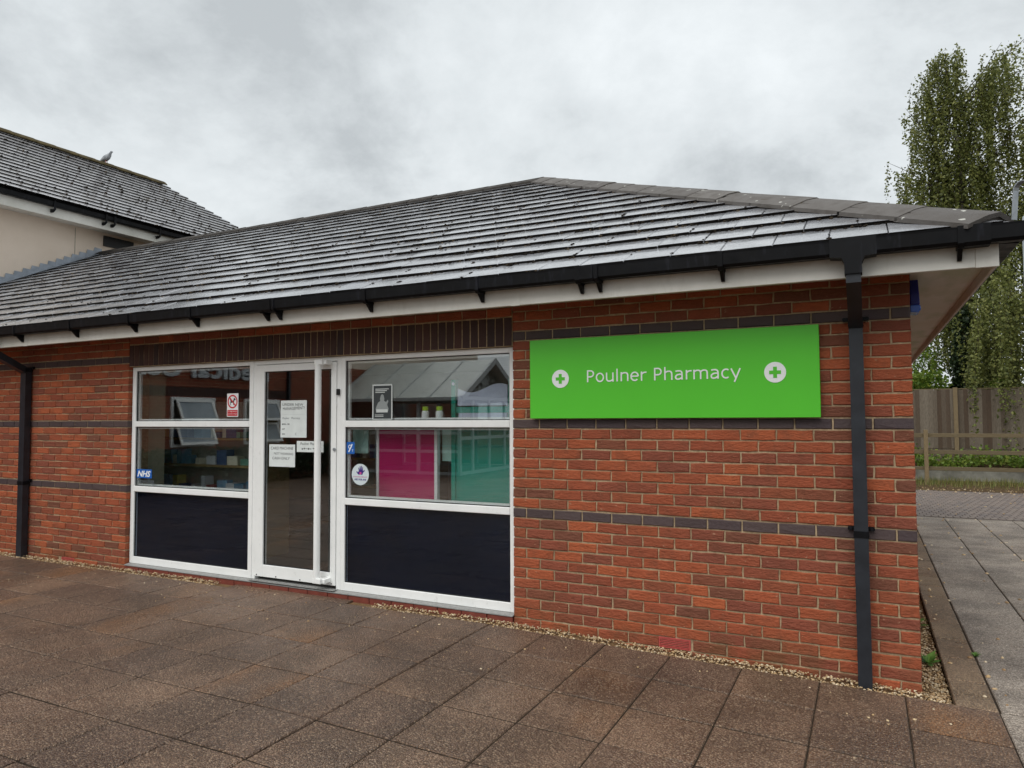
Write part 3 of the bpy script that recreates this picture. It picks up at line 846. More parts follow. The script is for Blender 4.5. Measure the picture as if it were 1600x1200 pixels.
for i, (xc, v0) in enumerate(tiles):
    me = R.choice(TV); loc = on_roof(xc+R.uniform(-.002, .002), v0+R.uniform(-.004, .004), TH*1.9+R.uniform(-.002, .002)); rot = (PITCHR-tilt+R.uniform(-.006, .006), R.uniform(-.006, .006), R.uniform(-.006, .006))
    if v0+.4 > SLOPE_LEN:   # top course is cut under the ridge
        a = TW/2-.002; vt = SLOPE_LEN
        tj.solid([tuple(on_roof(xc+s*a, v, TH*1.9-(v-v0)*math.tan(tilt)-.018)) for s, v in ((-1, v0), (1, v0), (1, vt), (-1, vt))], [tuple(on_roof(xc+s*a, v, TH*1.9-(v-v0)*math.tan(tilt))) for s, v in ((-1, v0), (1, v0), (1, vt), (-1, vt))])
    elif i < 300: add('roof_tile', me, roof, loc, rot)
    else: to_join(tj, me, loc, Euler(rot))
tj.v, tj.f = tj.v, tj.f
b = len(tj.v); tj.v += cut.v; tj.f += [tuple(b+i for i in f) for f in cut.f]
# right slope (faces +x): plain rows
for j in range(rows):
    v0 = j*TG; vt = min(v0+.40, SLOPE_LEN)
    y = -.442 - TW/2*(j % 2)
    while y < 9.1:
        poly = clip_poly(clip_poly([(y+.002, v0), (y+TW-.002, v0), (y+TW-.002, vt), (y+.002, vt)], lambda p_: p_[0]-(-.442+p_[1]*CP)-.03), lambda p_: (9.08-p_[1]*CP)-p_[0])
        if len(poly) >= 3:
            def W3(p_, h): return (.442 - p_[1]*CP + h*SP, p_[0], EZ + p_[1]*SP + h*CP)
            hh = lambda p_: TH*1.9-(p_[1]-v0)*math.tan(tilt)
            tj.solid([W3(p_, hh(p_)-.018) for p_ in poly], [W3(p_, hh(p_)) for p_ in poly])
        y += TW
o = tag(tj.build('roof_tile_field', 'tile', roof), kind='stuff')
def darken_risers(o, up, down):
    me = o.data; me.materials.append(MAT['tile_edge'])
    for p_ in me.polygons:
        if p_.normal.dot(up) < .5: p_.material_index = 1
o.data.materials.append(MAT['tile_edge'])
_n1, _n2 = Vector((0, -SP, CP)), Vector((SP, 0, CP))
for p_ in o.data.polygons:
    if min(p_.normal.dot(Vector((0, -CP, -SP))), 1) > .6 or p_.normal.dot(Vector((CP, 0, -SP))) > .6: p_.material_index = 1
# moss along the course edges
ms = []
for xc, v0 in moss_spots:
    q = pix(on_roof(xc, v0))
    if not q or q[0] < -20 or q[0] > 1620: continue
    dens = 8 if v0 > 0 else 2.0
    for k in range(int(dens + R.random()*5)):
        x = xc + R.uniform(-.15, .15)
        if R.random() < .3: x = xc + TW/2 + R.gauss(0, .006)
        if x > hip_x(v0)-.06: continue
        v = v0 - abs(R.gauss(0, .012)) - .004
        ms.append(tuple(on_roof(x, v, .018 + R.uniform(-.006, .008))))
    if R.random() < .25:      # clump
        x = xc + R.uniform(-.12, .12)
        for k in range(7): ms.append(tuple(on_roof(x+R.gauss(0, .03), v0-.008-abs(R.gauss(0, .014)), .024+R.uniform(-.004, .012))))
    if R.random() < .35:       # up the side joint
        x = xc + TW/2
        for k in range(R.randint(1, 4)):
            v = v0 + R.uniform(.0, .2)
            if x < hip_x(v)-.06: ms.append(tuple(on_roof(x+R.gauss(0, .004), v, .036-(v-v0)*math.tan(tilt))))
for k in range(420):
    v = R.uniform(.1, SLOPE_LEN-.3); x = hip_x(v) - .17 + R.gauss(0, .02); ms.append(tuple(on_roof(x, v, .03)))
tag(add('moss', pebble_mesh(ms, 'moss', 'moss', .006, .017), roof), kind='stuff')
# hip tiles: shallow angular caps laid up the hip
B_ = Vector((RX, RY, RZ+.045)); A_ = Vector((.442, -.442, EZ+.045)); A_ = A_ + (B_-A_).normalized()*.05
hd = (B_-A_); HL = hd.length; hd.normalize()
side = Vector((1, 1, 0)).normalized()            # horizontal, across the hip
def cap(P, d, sd, dn, L, wid, dropk, name, mat, parent, thick=.026, lift=.005):
    # angular cap: centre line along d, wings drop by dropk*wid
    n = d.cross(sd); n = n if n.z > 0 else -n
    def prof(s, up): return [P + d*s + sd*(-wid) + n*(up-dropk*wid), P + d*s + sd*(-wid*.42) + n*(up-dropk*wid*.30), P + d*s + n*(up), P + d*s + sd*(wid*.42) + n*(up-dropk*wid*.30), P + d*s + sd*wid + n*(up-dropk*wid)]
    t0, t1 = prof(0, lift), prof(L, 0)
    b0, b1 = [q - n*thick for q in t0], [q - n*thick for q in t1]
    mb = MB(); mb.solid([*t0, *reversed(b0)], [*t1, *reversed(b1)])
    return mb.build(name, mat, parent)
nh = 15; hl = HL/nh
for k in range(nh):
    P = A_ + hd*(k*hl) + Vector((0, 0, .028 + R.uniform(-.003, .003)))
    cap(P, hd, side, None, hl+.02, .20, .40, 'hip_tile', 'hip', roof)
    # mortar bedding below the tile
    mb = MB(); 
    for s in (-1, 1):
        q0 = P + side*s*.185; q1 = q0 + hd*hl
        dz = Vector((0, 0, -.15))
        i0 = q0 - side*s*.06; i1 = q1 - side*s*.06
        mb.solid([tuple(q0+dz), tuple(q1+dz), tuple(i1+dz), tuple(i0+dz)], [tuple(q0+Vector((0, 0, -.092))), tuple(q1+Vector((0, 0, -.092))), tuple(i1+Vector((0, 0, -.045))), tuple(i0+Vector((0, 0, -.045)))])
    if k > 0: mb.build('mortar_bedding', 'moss', roof)
# closed end of the lowest hip tile
P = A_ + Vector((0, 0, .026)); n_ = hd.cross(side); n_ = n_ if n_.z > 0 else -n_
MB().solid([tuple(P + side*s - n_*h + hd*.012) for s, h in ((-.15, .058), (0, .006), (.15, .058), (.13, .13), (-.13, .13))], [tuple(P + side*s - n_*h + hd*.04) for s, h in ((-.15, .058), (0, .006), (.15, .058), (.13, .13), (-.13, .13))]).build('mortar_end', 'hip', roof)
x = RX; sdy = Vector((0, 1, 0))
while x > XL:
    cap(Vector((x, RY, RZ+.072+R.uniform(-.003, .003))), Vector((-1, 0, 0)), sdy, None, .46, .16, .55, 'ridge_tile', 'ridge', roof, thick=.03, lift=.006); x -= .45
# hip iron: scrolled strap
hi = MB(); pts = []
base_ = A_ + Vector((.05, -.05, -.03))
dirn = Vector((1, -1, 0)).normalized()
for q in range(4): pts.append(base_ + Vector((0, 0, q*.045)) + dirn*.004*q)
c_ = base_ + dirn*.06 + Vector((0, 0, .150))
for q in range(15):
    a = math.pi - q*math.pi*1.55/14; r_ = .047 - q*.0016
    pts.append(c_ + dirn*math.cos(a)*r_ + Vector((0, 0, math.sin(a)*r_)))
for i in range(len(pts)-1):
    a, b = pts[i], pts[i+1]; s = side*.018; dd = (b-a).normalized().cross(side)*.0025
    hi.solid([tuple(a-s-dd), tuple(a+s-dd), tuple(a+s+dd), tuple(a-s+dd)], [tuple(b-s-dd), tuple(b+s-dd), tuple(b+s+dd), tuple(b-s+dd)])
hi.build('hip_iron', 'steel', roof)

# ---- shop front
FY0, FY1 = .045, .105
def rectframe(mb, x0, x1, z0, z1, w, y0=FY0, y1=FY1):
    mb.box(x0, x0+w, y0, y1, z0, z1); mb.box(x1-w, x1, y0, y1, z0, z1)
    mb.box(x0+w, x1-w, y0, y1, z0, z0+w); mb.box(x0+w, x1-w, y0, y1, z1-w, z1)
ZB = .205; ZH = 2.247
def shop_window(x0, x1, wl, wr):
    fr = MB()
    fr.box(x0, x0+wl, FY0, FY1, ZB, ZH); fr.box(x1-wr, x1, FY0, FY1, ZB, ZH)
    fr.box(x0+wl, x1-wr, FY0, FY1, ZB, .275); fr.box(x0+wl, x1-wr, FY0, FY1, 2.205, ZH)
    root = fr.build('shop_window', 'frame', PH, bevel=.003)
    for z in (1.65, .975):
        MB().box(x0+wl, x1-wr, FY0-.004, FY1, z-.029, z+.029).build('transom', 'frame', root, bevel=.004)
    gx0, gx1 = x0+wl, x1-wr
    for z0, z1, kind in ((.275, .946, 'n'), (1.004, 1.621, 'g'), (1.679, 2.205, 'g')):
        gk = MB(); rectframe(gk, gx0, gx1, z0, z1, .007, .058, .07); gk.build('glazing_gasket', 'gasket', root)
        MB().box(gx0+.004, gx1-.004, .062, .068, z0+.004, z1-.004).build('glass_pane', 'spandrel' if kind == 'n' else 'glass', root)
        if kind == 'n': MB().box(gx0+.0, gx1-.0, .088, .098, z0, z1).build('infill_panel', 'navy', root)
        else:
            bd = MB(); rectframe(bd, gx0, gx1, z0, z1, .022, .082, .104); bd.build('inner_bead', 'frame', root)
    return root
shop_window(-7.198, -5.463, .055, .05)
shop_window(-4.405, -2.702, .043, .045)
# door
dfm = MB(); dfm.box(-5.462, -5.423, FY0+.004, FY1, ZB, ZH); dfm.box(-4.455, -4.406, FY0+.002, FY1, ZB, ZH); dfm.box(-5.423, -4.455, FY0+.004, FY1, 2.208, ZH)
door = dfm.build('door', 'frame', PH, bevel=.003)
lf = MB(); DX0, DX1 = -5.419, -4.459
lf.box(DX0, DX0+.10, FY0-.004, FY1-.01, .235, 2.203); lf.box(DX1-.06, DX1, FY0-.004, FY1-.01, .235, 2.203)
lf.box(DX0+.10, DX1-.06, FY0-.003, FY1-.01, .235, .345); lf.box(DX0+.10, DX1-.06, FY0-.003, FY1-.01, 2.14, 2.203)
lf.build('door_leaf', 'frame', door, bevel=.003)
gk = MB(); rectframe(gk, DX0+.10, DX1-.06, .345, 2.14, .007, .056, .068); gk.build('glazing_gasket', 'gasket', door)
MB().box(DX0+.104, DX1-.064, .060, .066, .349, 2.136).build('glass_pane', 'glass', door)
hd_ = MB(); hd_.tube([(-4.60, -.035, .275), (-4.60, -.035, 2.195)], .029, 16)
hd_.build('pull_handle', 'frame', door, smooth=False)
for z in (.262, 2.172):
    hb = MB(); hb.box(-4.625, -4.535, -.062, -.008, z, z+.045); hb.box(-4.555, -4.505, -.04, FY0-.0035, z+.004, z+.041)
    hb.build('handle_bracket', 'frame', door, bevel=.003)
MB().box(-4.447, -4.418, .022, FY0+.003, 1.905, 1.958).build('bell_push', 'black', door, bevel=.004)
MB().tube([(-4.473, .030, 1.425), (-4.473, FY0, 1.425)], .014, 12).build('lock_cylinder', 'steel', door)
for xq in (-5.39, -5.15, -4.86, -4.50): MB().tube([(xq, .0385, .25), (xq, .045, .25)], .006, 8).build('screw', 'black', door)
# sill, threshold, sill tiles
MB().prism([(-.014, .188), (-.014, .194), (.044, .2045), (.12, .2045), (.12, .188)], 'x', -7.2, -2.701).build('window_sill', 'alu', PH)
th = MB(); th.box(-5.44, -4.43, -.018, .04, .205, .210)
for q in range(26): th.box(-5.43+q*.038, -5.43+q*.038+.022, -.010, .012, .2102, .2125)
th.build('door_threshold', 'alu', PH)
for i in range(20):
    x = -7.2 + i*.225
    MB().box(x+.003, x+.222, -.010+R.uniform(-.002, .002), .03, .03, .184).build('sill_tile', 'sill_tile', PH, bevel=.003)
# interior shell
ins = MB(); ins.box(-14.1, -.26, .26, 8.4, .10, .17)
ins.build('interior_floor', 'interior_floor', PH)
ins = MB(); ins.box(-14.1, -.26, 5.6, 5.7, .171, 2.48); ins.box(-11.0, -10.9, .26, 5.6, .171, 2.48); ins.box(-.30, -.255, .26, 5.6, .171, 2.48); ins.box(-11, -.3, .26, 5.6, 2.481, 2.5)
ins.build('interior_wall', 'interior_wall', PH)
MB().box(-7.60, -7.30, .28, .52, .171, 2.48).build('interior_pillar', 'pillar', PH)

# ------------------------------------------------------------------ sign
SG = tag(empty('sign_board', (-1.52, -.02, 1.69)), 'long bright green sign reading Poulner Pharmacy on the brick wall', 'sign')
def rel(o, root):
    o.parent = root; o.matrix_parent_inverse = Matrix.Translation(root.location).inverted(); return o
rel(MB().box(-2.525, -.515, -.052, -.022, 1.69, 2.278).build('panel', 'green', bevel=.002), SG)
for xq in (-2.3, -.75): rel(MB().box(xq-.02, xq+.02, -.0215, .001, 1.75, 2.2).build('mounting_rail', 'alu'), SG)
def bez(p0, p1, p2, n=7): return [((1-k/n)**2*p0[0]+2*k/n*(1-k/n)*p1[0]+(k/n)**2*p2[0], (1-k/n)**2*p0[1]+2*k/n*(1-k/n)*p1[1]+(k/n)**2*p2[1]) for k in range(n+1)]
def ell(cx, cy, rx, ry, a0, a1, n=22): return [(cx+rx*math.cos(rad(a0+(a1-a0)*k/n)), cy+ry*math.sin(rad(a0+(a1-a0)*k/n))) for k in range(n+1)]
arch = lambda x0, x1: bez((x0, .40), (x0+.06, .508), ((x0+x1)/2+.03, .505)) + bez(((x0+x1)/2+.03, .505), (x1, .508), (x1, .34))[1:] + [(x1, 0)]
GL = {
 'P': (.603, [[(.127, 0), (.127, .727)], [(.127, .687), (.30, .687)] + ell(.31, .505, .190, .182, 90, -90) + [(.127, .323)]]),
 'o': (.607, [ell(.303, .272, .218, .243, 0, 360, 40)]),
 'u': (.633, [[(.12, .545), (.12, .20)] + bez((.12, .20), (.12, .035), (.29, .036))[1:] + bez((.29, .036), (.43, .045), (.51, .14))[1:], [(.513, .545), (.513, 0)]]),
 'l': (.274, [[(.137, 0), (.137, .76)]]),
 'n': (.633, [[(.12, 0), (.12, .545)], arch(.12, .515)]),
 'h': (.633, [[(.12, 0), (.12, .76)], arch(.12, .515)]),
 'm': (.973, [[(.12, 0), (.12, .545)], arch(.12, .487), arch(.487, .853)]),
 'r': (.427, [[(.12, 0), (.12, .545)], bez((.12, .36), (.20, .515), (.415, .492))]),
 'e': (.596, [[(.09, .285), (.51, .285)], ell(.303, .272, .217, .241, 3, 316, 32)]),
 'c': (.521, [ell(.303, .272, .217, .241, 52, 308, 28)]),
 'a': (.601, [bez((.10, .485), (.26, .525), (.36, .50)) + bez((.36, .50), (.47, .47), (.47, .33))[1:] + [(.47, 0)], bez((.47, .31), (.11, .325), (.10, .155)) + bez((.10, .155), (.11, .02), (.26, .037))[1:] + bez((.26, .037), (.37, .05), (.47, .14))[1:]]),
 'y': (.592, [[(.055, .545), (.298, .03)], [(.540, .545), (.225, -.205)]])}
def ribbon(mb, pts, hw, y0, y1, sc, ox, oz):
    n = len(pts); L_, R_ = [], []
    closed = abs(pts[0][0]-pts[-1][0])+abs(pts[0][1]-pts[-1][1]) < 1e-6
    for i in range(n):
        a = Vector(pts[i-1] if i else (pts[-2] if closed else pts[0])); b = Vector(pts[i]); c = Vector(pts[i+1] if i < n-1 else (pts[1] if closed else pts[-1]))
        d1 = (b-a).normalized() if (b-a).length > 1e-6 else (c-b).normalized(); d2 = (c-b).normalized() if (c-b).length > 1e-6 else d1
        nn = Vector((-(d1.y+d2.y), d1.x+d2.x)); nn = nn.normalized(); k = hw/max(.5, nn.dot(Vector((-d1.y, d1.x))))
        L_.append(b+nn*k); R_.append(b-nn*k)
    b = len(mb.v)
    for P, Q in zip(L_, R_):
        for v, y in ((P, y0), (Q, y0), (Q, y1), (P, y1)): mb.v.append((ox+v.x*sc, y, oz+v.y*sc))
    for i in range(n-1):
        for q in range(4): mb.f.append((b+i*4+q, b+i*4+(q+1) % 4, b+i*4+4+(q+1) % 4, b+i*4+4+q))
    mb.f.append((b, b+1, b+2, b+3)); e_ = b+(n-1)*4; mb.f.append((e_+3, e_+2, e_+1, e_))
word = 'Poulner Pharmacy'; adv = sum(GL[c][0] if c != ' ' else .352 for c in word)
sc_ = 1.075/(adv-.1); pen = -2.068
for ch in word:
    if ch == ' ': pen += .352*sc_; continue
    wd, strokes = GL[ch]; mb = MB()
    for q, st in enumerate(strokes): ribbon(mb, st, .0405, -.0552-q*.0003, -.0525, sc_, pen-.08*sc_, 1.951)
    rel(mb.build('letter', 'white'), SG); pen += wd*sc_
def disc(xc, zc, r, y, name, mat, th=.003, n=40):
    mb = MB(); mb.prism([(xc+r*math.cos(2*math.pi*k/n), zc+r*math.sin(2*math.pi*k/n)) for k in range(n)], 'y', y-th, y); return mb.build(name, mat)
for xc in (-2.276, -.780):
    d_ = rel(disc(xc, 1.982, .067, -.0525, 'cross_disc', 'white'), SG)
    a, b = .036, .0115
    rel(MB().prism([(xc-a, 1.982-b), (xc-b, 1.982-b), (xc-b, 1.982-a), (xc+b, 1.982-a), (xc+b, 1.982-b), (xc+a, 1.982-b), (xc+a, 1.982+b), (xc+b, 1.982+b), (xc+b, 1.982+a), (xc-b, 1.982+a), (xc-b, 1.982+b), (xc-a, 1.982+b)], 'y', -.0575, -.0556).build('cross', 'green'), SG)

# ------------------------------------------------------------------ notices on the glass (outer face y = .062)
GYF = .0600
def sheet(name, x0, x1, z0, z1, mat, label, cat, y=GYF, th=.0008):
    root = empty(name, ((x0+x1)/2, y, z0)); tag(root, label, cat)
    rel(MB().box(x0, x1, y-th, y, z0, z1).build('sheet', mat), root); return root
def put_text(root, s, x, z, w=None, h=None, mat='ink', shear=0, y=GYF-.0012, rot=0, bold=0.0):
    me, ww, hh = text_mesh(s, 'text', mat, w, h, shear, bold=bold)
    rel(add('text', me, None, (x, y, z), (rad(90), rot, 0)), root); return ww
s_ = sheet('no_dogs_sign', -5.824, -5.674, 1.72, 1.945, 'white', 'white and red no dogs sign on the left shop window', 'sign', y=.0612)
def ring(xc, zc, r0, r1, y, mat, n=36):
    mb = MB()
    for k in range(n):
        a, b = 2*math.pi*k/n, 2*math.pi*(k+1)/n
        mb.quad((xc+r0*math.cos(a), y, zc+r0*math.sin(a)), (xc+r1*math.cos(a), y, zc+r1*math.sin(a)), (xc+r1*math.cos(b), y, zc+r1*math.sin(b)), (xc+r0*math.cos(b), y, zc+r0*math.sin(b)))
    return mb.build('ring', mat)
yq = .0598
dog = [(-.030, -.034), (-.024, -.034), (-.022, -.012), (.008, -.010), (.010, -.034), (.017, -.034), (.019, -.004), (.024, .014), (.037, .012), (.040, .022), (.026, .034), (.018, .036), (.008, .008), (-.022, .008), (-.034, .026), (-.038, .024), (-.028, .004), (-.030, -.012)]
rel(MB().prism([(-5.749+x, 1.866+z) for x, z in dog], 'y', yq-.0004, yq).build('dog_pictogram', 'ink'), s_)
rel(ring(-5.749, 1.866, .052, .066, yq-.0008, 'red'), s_)
c45 = .0392; wq = .0045
rel(MB().quad((-5.749-c45-wq, yq-.001, 1.866+c45-wq), (-5.749-c45+wq, yq-.001, 1.866+c45+wq), (-5.749+c45+wq, yq-.001, 1.866-c45+wq), (-5.749+c45-wq, yq-.001, 1.866-c45-wq)).build('slash', 'red'), s_)
rel(MB().box(-5.816, -5.682, yq-.0006, yq, 1.728, 1.785).build('red_panel', 'red'), s_)
put_text(s_, 'No dogs except', -5.808, 1.762, w=.118, mat='white', y=yq-.0012); put_text(s_, 'assistance dogs', -5.808, 1.738, w=.118, mat='white', y=yq-.0012)
s_ = sheet('health_service_sticker', -7.128, -6.893, 1.088, 1.180, 'blue', 'small blue and white NHS sticker low on the left window', 'sticker', y=.0612)
put_text(s_, 'NHS', -7.115, 1.101, w=.205, h=.064, mat='white', shear=.25, y=.0600, bold=.035)
put_text(s_, 'Providing', -7.125, 1.018, w=.27, mat='inkgrey', y=.0600)
s_ = sheet('door_notice', -5.127, -4.814, 1.525, 1.866, 'paper', 'tall handwritten under new management notice on the glass door', 'notice', y=.0592)
yy = .058
put_text(s_, 'UNDER NEW', -5.105, 1.818, w=.25, h=.024, mat='ink', y=yy, rot=.02); put_text(s_, 'MANAGEMENT!', -5.100, 1.776, w=.262, h=.026, mat='ink', y=yy, rot=-.03)
rel(MB().box(-5.11, -4.83, yy-.0002, yy, 1.738, 1.739).build('ruled_line', 'greyprint'), s_)
put_text(s_, 'Poulner   Pharmacy', -5.105, 1.688, w=.215, mat='inkgrey', y=yy, shear=.2)
for q, (a, ww) in enumerate((('MON - FRI', .09), ('SAT', .035), ('SUN', .035))): put_text(s_, a, -5.108, 1.640-q*.045, w=ww, mat='ink', y=yy, bold=.02)
put_text(s_, 'C', -4.95, 1.548, h=.02, mat='inkgrey', y=yy)
s_ = sheet('door_notice', -5.265, -4.948, 1.255, 1.461, 'paper', 'square handwritten card machine not working cash only notice on the door', 'notice', y=.0592)
for q, (a, x, ww, h) in enumerate((('CARD MACHINE', -5.245, .275, .026), ('NOT WORKING', -5.205, .235, .021), ('CASH ONLY', -5.225, .215, .023))):
    put_text(s_, a, x, 1.412-q*.045, w=ww, h=h, mat='ink', y=yy, rot=R.uniform(-.03, .03), shear=.1)
s_ = sheet('door_notice', -4.928, -4.615, 1.395, 1.495, 'paper', 'narrow paper strip notice partly behind the white door handle', 'notice', y=.0592)
put_text(s_, 'Poulner Pharmacy', -4.885, 1.452, w=.245, mat='ink', y=yy, shear=.15); 
for q in range(9): rel(MB().box(-4.868+q*.024+(.01 if q > 4 else 0), -4.852+q*.024+(.01 if q > 4 else 0), yy-.0003, yy, 1.418+(q % 3)*.003, 1.428+(q % 2)*.004).build('pen_mark', 'ink'), s_)
s_ = sheet('window_poster', -4.078, -3.868, 1.682, 1.989, 'lightprint', 'small black and white poster at the top of the right window', 'poster', y=.0612)
yy = .0600
rel(MB().box(-4.066, -3.880, yy-.0004, yy, 1.694, 1.977).build('print', 'poster'), s_)
for q in range(3): rel(MB().box(-4.045, -3.905-.02*q, yy-.0008, yy-.0005, 1.945-q*.014, 1.952-q*.014).build('text_line', 'lightprint'), s_)
fig = [(-.062, .0), (-.02, .012), (.062, .0), (.066, .022), (.052, .056), (.064, .084), (.058, .098), (.040, .078), (.020, .088), (.022, .108), (.014, .138), (.0, .146), (-.014, .138), (-.024, .106), (-.020, .088), (-.042, .076), (-.056, .05), (-.068, .02)]
rel(MB().prism([(-3.973+x, 1.758+z) for x, z in fig], 'y', yy-.0012, yy-.0008).build('figure', 'greyprint'), s_)
rel(MB().box(-4.035, -3.915, yy-.0018, yy-.0014, 1.748, 1.775).build('box_print', 'lightprint'), s_)
for q in range(2): rel(MB().box(-4.05, -3.96, yy-.0008, yy-.0005, 1.712+q*.012, 1.717+q*.012).build('text_line', 'lightprint'), s_)
s_ = sheet('hearing_loop_sticker', -4.356, -4.268, 1.388, 1.492, 'blue', 'small square blue hearing loop sticker on the right window', 'sticker', y=.0612)
rel(MB().prism([(-4.338, 1.405), (-4.326, 1.402), (-4.288, 1.47), (-4.298, 1.476)], 'y', yy-.0004, yy).build('slash', 'white'), s_)
rel(ring(-4.318, 1.45, .012, .018, yy-.0006, 'white'), s_)
put_text(s_, 'T', -4.299, 1.405, h=.022, mat='white', y=yy-.0002)
s_ = tag(empty('round_sticker', (-4.205, .0612, 1.118)), 'round pale sticker with a purple hand low on the right window', 'sticker')
rel(disc(-4.205, 1.212, .092, .0612, 'sheet', 'sticker', .0008), s_)
hand = [(-.022, .0), (.018, .0), (.026, .018), (.045, .036), (.041, .042), (.024, .032), (.025, .066), (.019, .067), (.015, .036), (.011, .076), (.004, .076), (.003, .038), (-.004, .074), (-.011, .073), (-.009, .036), (-.019, .062), (-.025, .059), (-.020, .030), (-.030, .020), (-.042, .030), (-.047, .024), (-.032, .006)]
rel(MB().prism([(-4.200+x, 1.21+z) for x, z in hand], 'y', yy-.0004, yy).build('hand_print', 'purple'), s_)
rel(disc(-4.202, 1.222, .012, yy-.0005, 'heart_print', 'pinkprint', .0004, 14), s_)
put_text(s_, 'ACTION NEEDED IMMEDIATELY', -4.283, 1.187, w=.156, mat='pinkprint', y=yy-.0002, bold=.02)
put_text(s_, 'ASK FOR ANI', -4.268, 1.160, w=.126, mat='purple', y=yy-.0002, bold=.04)

# ------------------------------------------------------------------ displays behind the right window
dsp = tag(empty('display_board', (-3.83, .25, .17)), 'magenta display board with white edges standing inside the right window', 'display board')
rel(MB().box(-4.135, -3.555, .235, .26, .171, 1.70).build('board', 'magenta'), dsp)
for xa, xb in ((-4.16, -4.1352), (-3.5548, -3.525)): rel(MB().box(xa, xb, .228, .268, .171, 1.66).build('edge_strip', 'frame'), dsp)
dsp = tag(empty('display_board', (-3.12, .28, .17)), 'tall teal display stand with a wavy pale header inside the right window', 'display stand')
rel(MB().box(-3.36, -2.86, .262, .29, .171, 1.68).build('board', 'teal'), dsp)
for xa, xb in ((-3.40, -3.3602), (-2.8598, -2.82)): rel(MB().box(xa, xb, .25, .30, .171, 2.02).build('side_post', 'teal'), dsp)
rel(MB().box(-3.36, -2.86, .262, .29, 1.74, 1.79).build('cross_bar', 'teal'), dsp)
wv = [(-3.34, 1.80), (-2.87, 1.80), (-2.87, 1.94)]
for k in range(13):
    x = -2.87 - .47*k/12; wv.append((x, 1.945 + .035*math.cos((k/12)*2*math.pi*.9 - .9)))
rel(MB().prism(wv, 'y', .255, .261).build('header_card', 'header'), dsp)
rel(MB().box(-3.33, -2.88, .255, .261, 1.69, 1.738).build('header_card', 'header'), dsp)
for xq in (-3.38, -2.84): rel(disc(xq, 1.985, .014, .2495, 'stud', 'header', .003, 14), dsp)
b_ = tag(MB().box(-4.43, -4.262, .24, .252, 1.385, 1.595).build('card_panel', 'paleboard'), 'blank pale mint card behind the hearing loop sticker', 'card')
b_ = tag(MB().box(-3.52, -3.41, .30, .31, 1.33, 1.70).build('card_panel', 'paleboard'), 'pale strip of card between the magenta and teal displays', 'card')
for q, xq in enumerate((-3.60, -3.46)):
    bt = tag(empty('pump_bottle', (xq, .16, 1.6795)), ('left' if q == 0 else 'right') + ' of two small white bottles with lime caps on the window transom', 'bottle', 'bottles on the transom')
    # shelf ledge keeps the bottles up
    mb = MB(); mb.tube([(0, 0, 0), (0, 0, .07), (0, 0, .082)], [.032, .032, .02], 14); o = mb.build('bottle_body', 'white', bt)
    mb = MB(); mb.tube([(0, 0, .082), (0, 0, .115)], [.026, .026], 14); o = mb.build('cap', 'lime', bt)
MB().box(-4.35, -2.75, .1055, .20, 1.66, 1.679).build('window_ledge', 'shelf', PH)
# shelving units with cartons
ORD = 'First Second Third Fourth Fifth Sixth Seventh Eighth Ninth Tenth Eleventh Twelfth Thirteenth Fourteenth Fifteenth Sixteenth Seventeenth Eighteenth Nineteenth Twentieth Twenty-first Twenty-second Twenty-third Twenty-fourth Twenty-fifth Twenty-sixth Twenty-seventh Twenty-eighth Twenty-ninth Thirtieth Thirty-first Thirty-second Thirty-third Thirty-fourth'.split()
SHN = ['top', 'second', 'third', 'fourth']
def shelving(x0, x1, y0, zs, label, n, lab2, grp):
    sh = tag(empty('shelving_unit', ((x0+x1)/2, y0, .171)), label, 'shelving')
    for xq in (x0, x1-.03): rel(MB().box(xq, xq+.03, y0, y0+.35, .171, zs[-1]+.42).build('upright', 'shelf'), sh)
    rel(MB().box(x0+.03, x1-.03, y0+.33, y0+.35, .171, zs[-1]+.42).build('back_panel', 'interior_wall'), sh)
    for zi, z in enumerate(zs):
        nn_ = 0
        rel(MB().box(x0+.031, x1-.031, y0, y0+.329, z-.025, z).build('shelf', 'shelf'), sh)
        x = x0+.05
        while x < x1-.2:
            w = R.choice((.06, .09, .12, .15)); h = R.choice((.07, .10, .13, .17)); d = R.uniform(.08, .14)
            o = MB().box(-w/2, w/2, -d/2, d/2, 0, h).build('product_carton', 'carton', loc=(x+w/2, y0+.10, z+.001), rot=(0, 0, R.uniform(-.1, .1)))
            tag(o, ORD[nn_] + ' carton from the left on the ' + SHN[len(zs)-1-zi] + ' shelf ' + lab2, 'carton', grp); nn_ += 1; x += w + R.choice((.012, .02, .05, .12))
shelving(-8.6, -6.2, .95, (.55, .86, 1.17, 1.48), 'wooden shelving unit full of cartons seen through the left window', 40, 'seen through the left window', 'cartons behind the left window')
shelving(-6.4, -4.9, 2.3, (.5, .85, 1.2), 'low wooden shelving unit seen dimly through the glass door', 20, 'seen through the glass door', 'cartons behind the door')

# ------------------------------------------------------------------ blue box on the side wall, steel post
bx = tag(empty('alarm_box', (.05, .32, 2.35)), 'blue wall box tucked under the soffit at the building corner', 'alarm box')
rel(MB().prism([(.006, 2.40), (.062, 2.40), (.052, 2.58), (.006, 2.59)], 'y', .22, .42).build('housing', 'blueplastic', bevel=.006), bx)
rel(MB().prism([(.006, 2.355), (.05, 2.352), (.068, 2.37), (.062, 2.399), (.006, 2.399)], 'y', .225, .415).build('lens', 'bluelens', bevel=.005), bx)
lp = tag(empty('steel_post', (1.70, 6.4, .03)), 'tall galvanised steel post at the right edge beside the path', 'post')
pm = MB(); pm.tube([(0, 0, 0), (0, 0, 4.2), (0, 0, 4.28), (0, 0, 4.31)], [.062, .062, .05, .02], 20); pm.build('column', 'steel', lp, smooth=True)
pm = MB(); pm.tube([(0, 0, 0), (0, 0, .10), (0, 0, .13)], [.13, .12, .065], 16); pm.build('base_collar', 'black', lp)

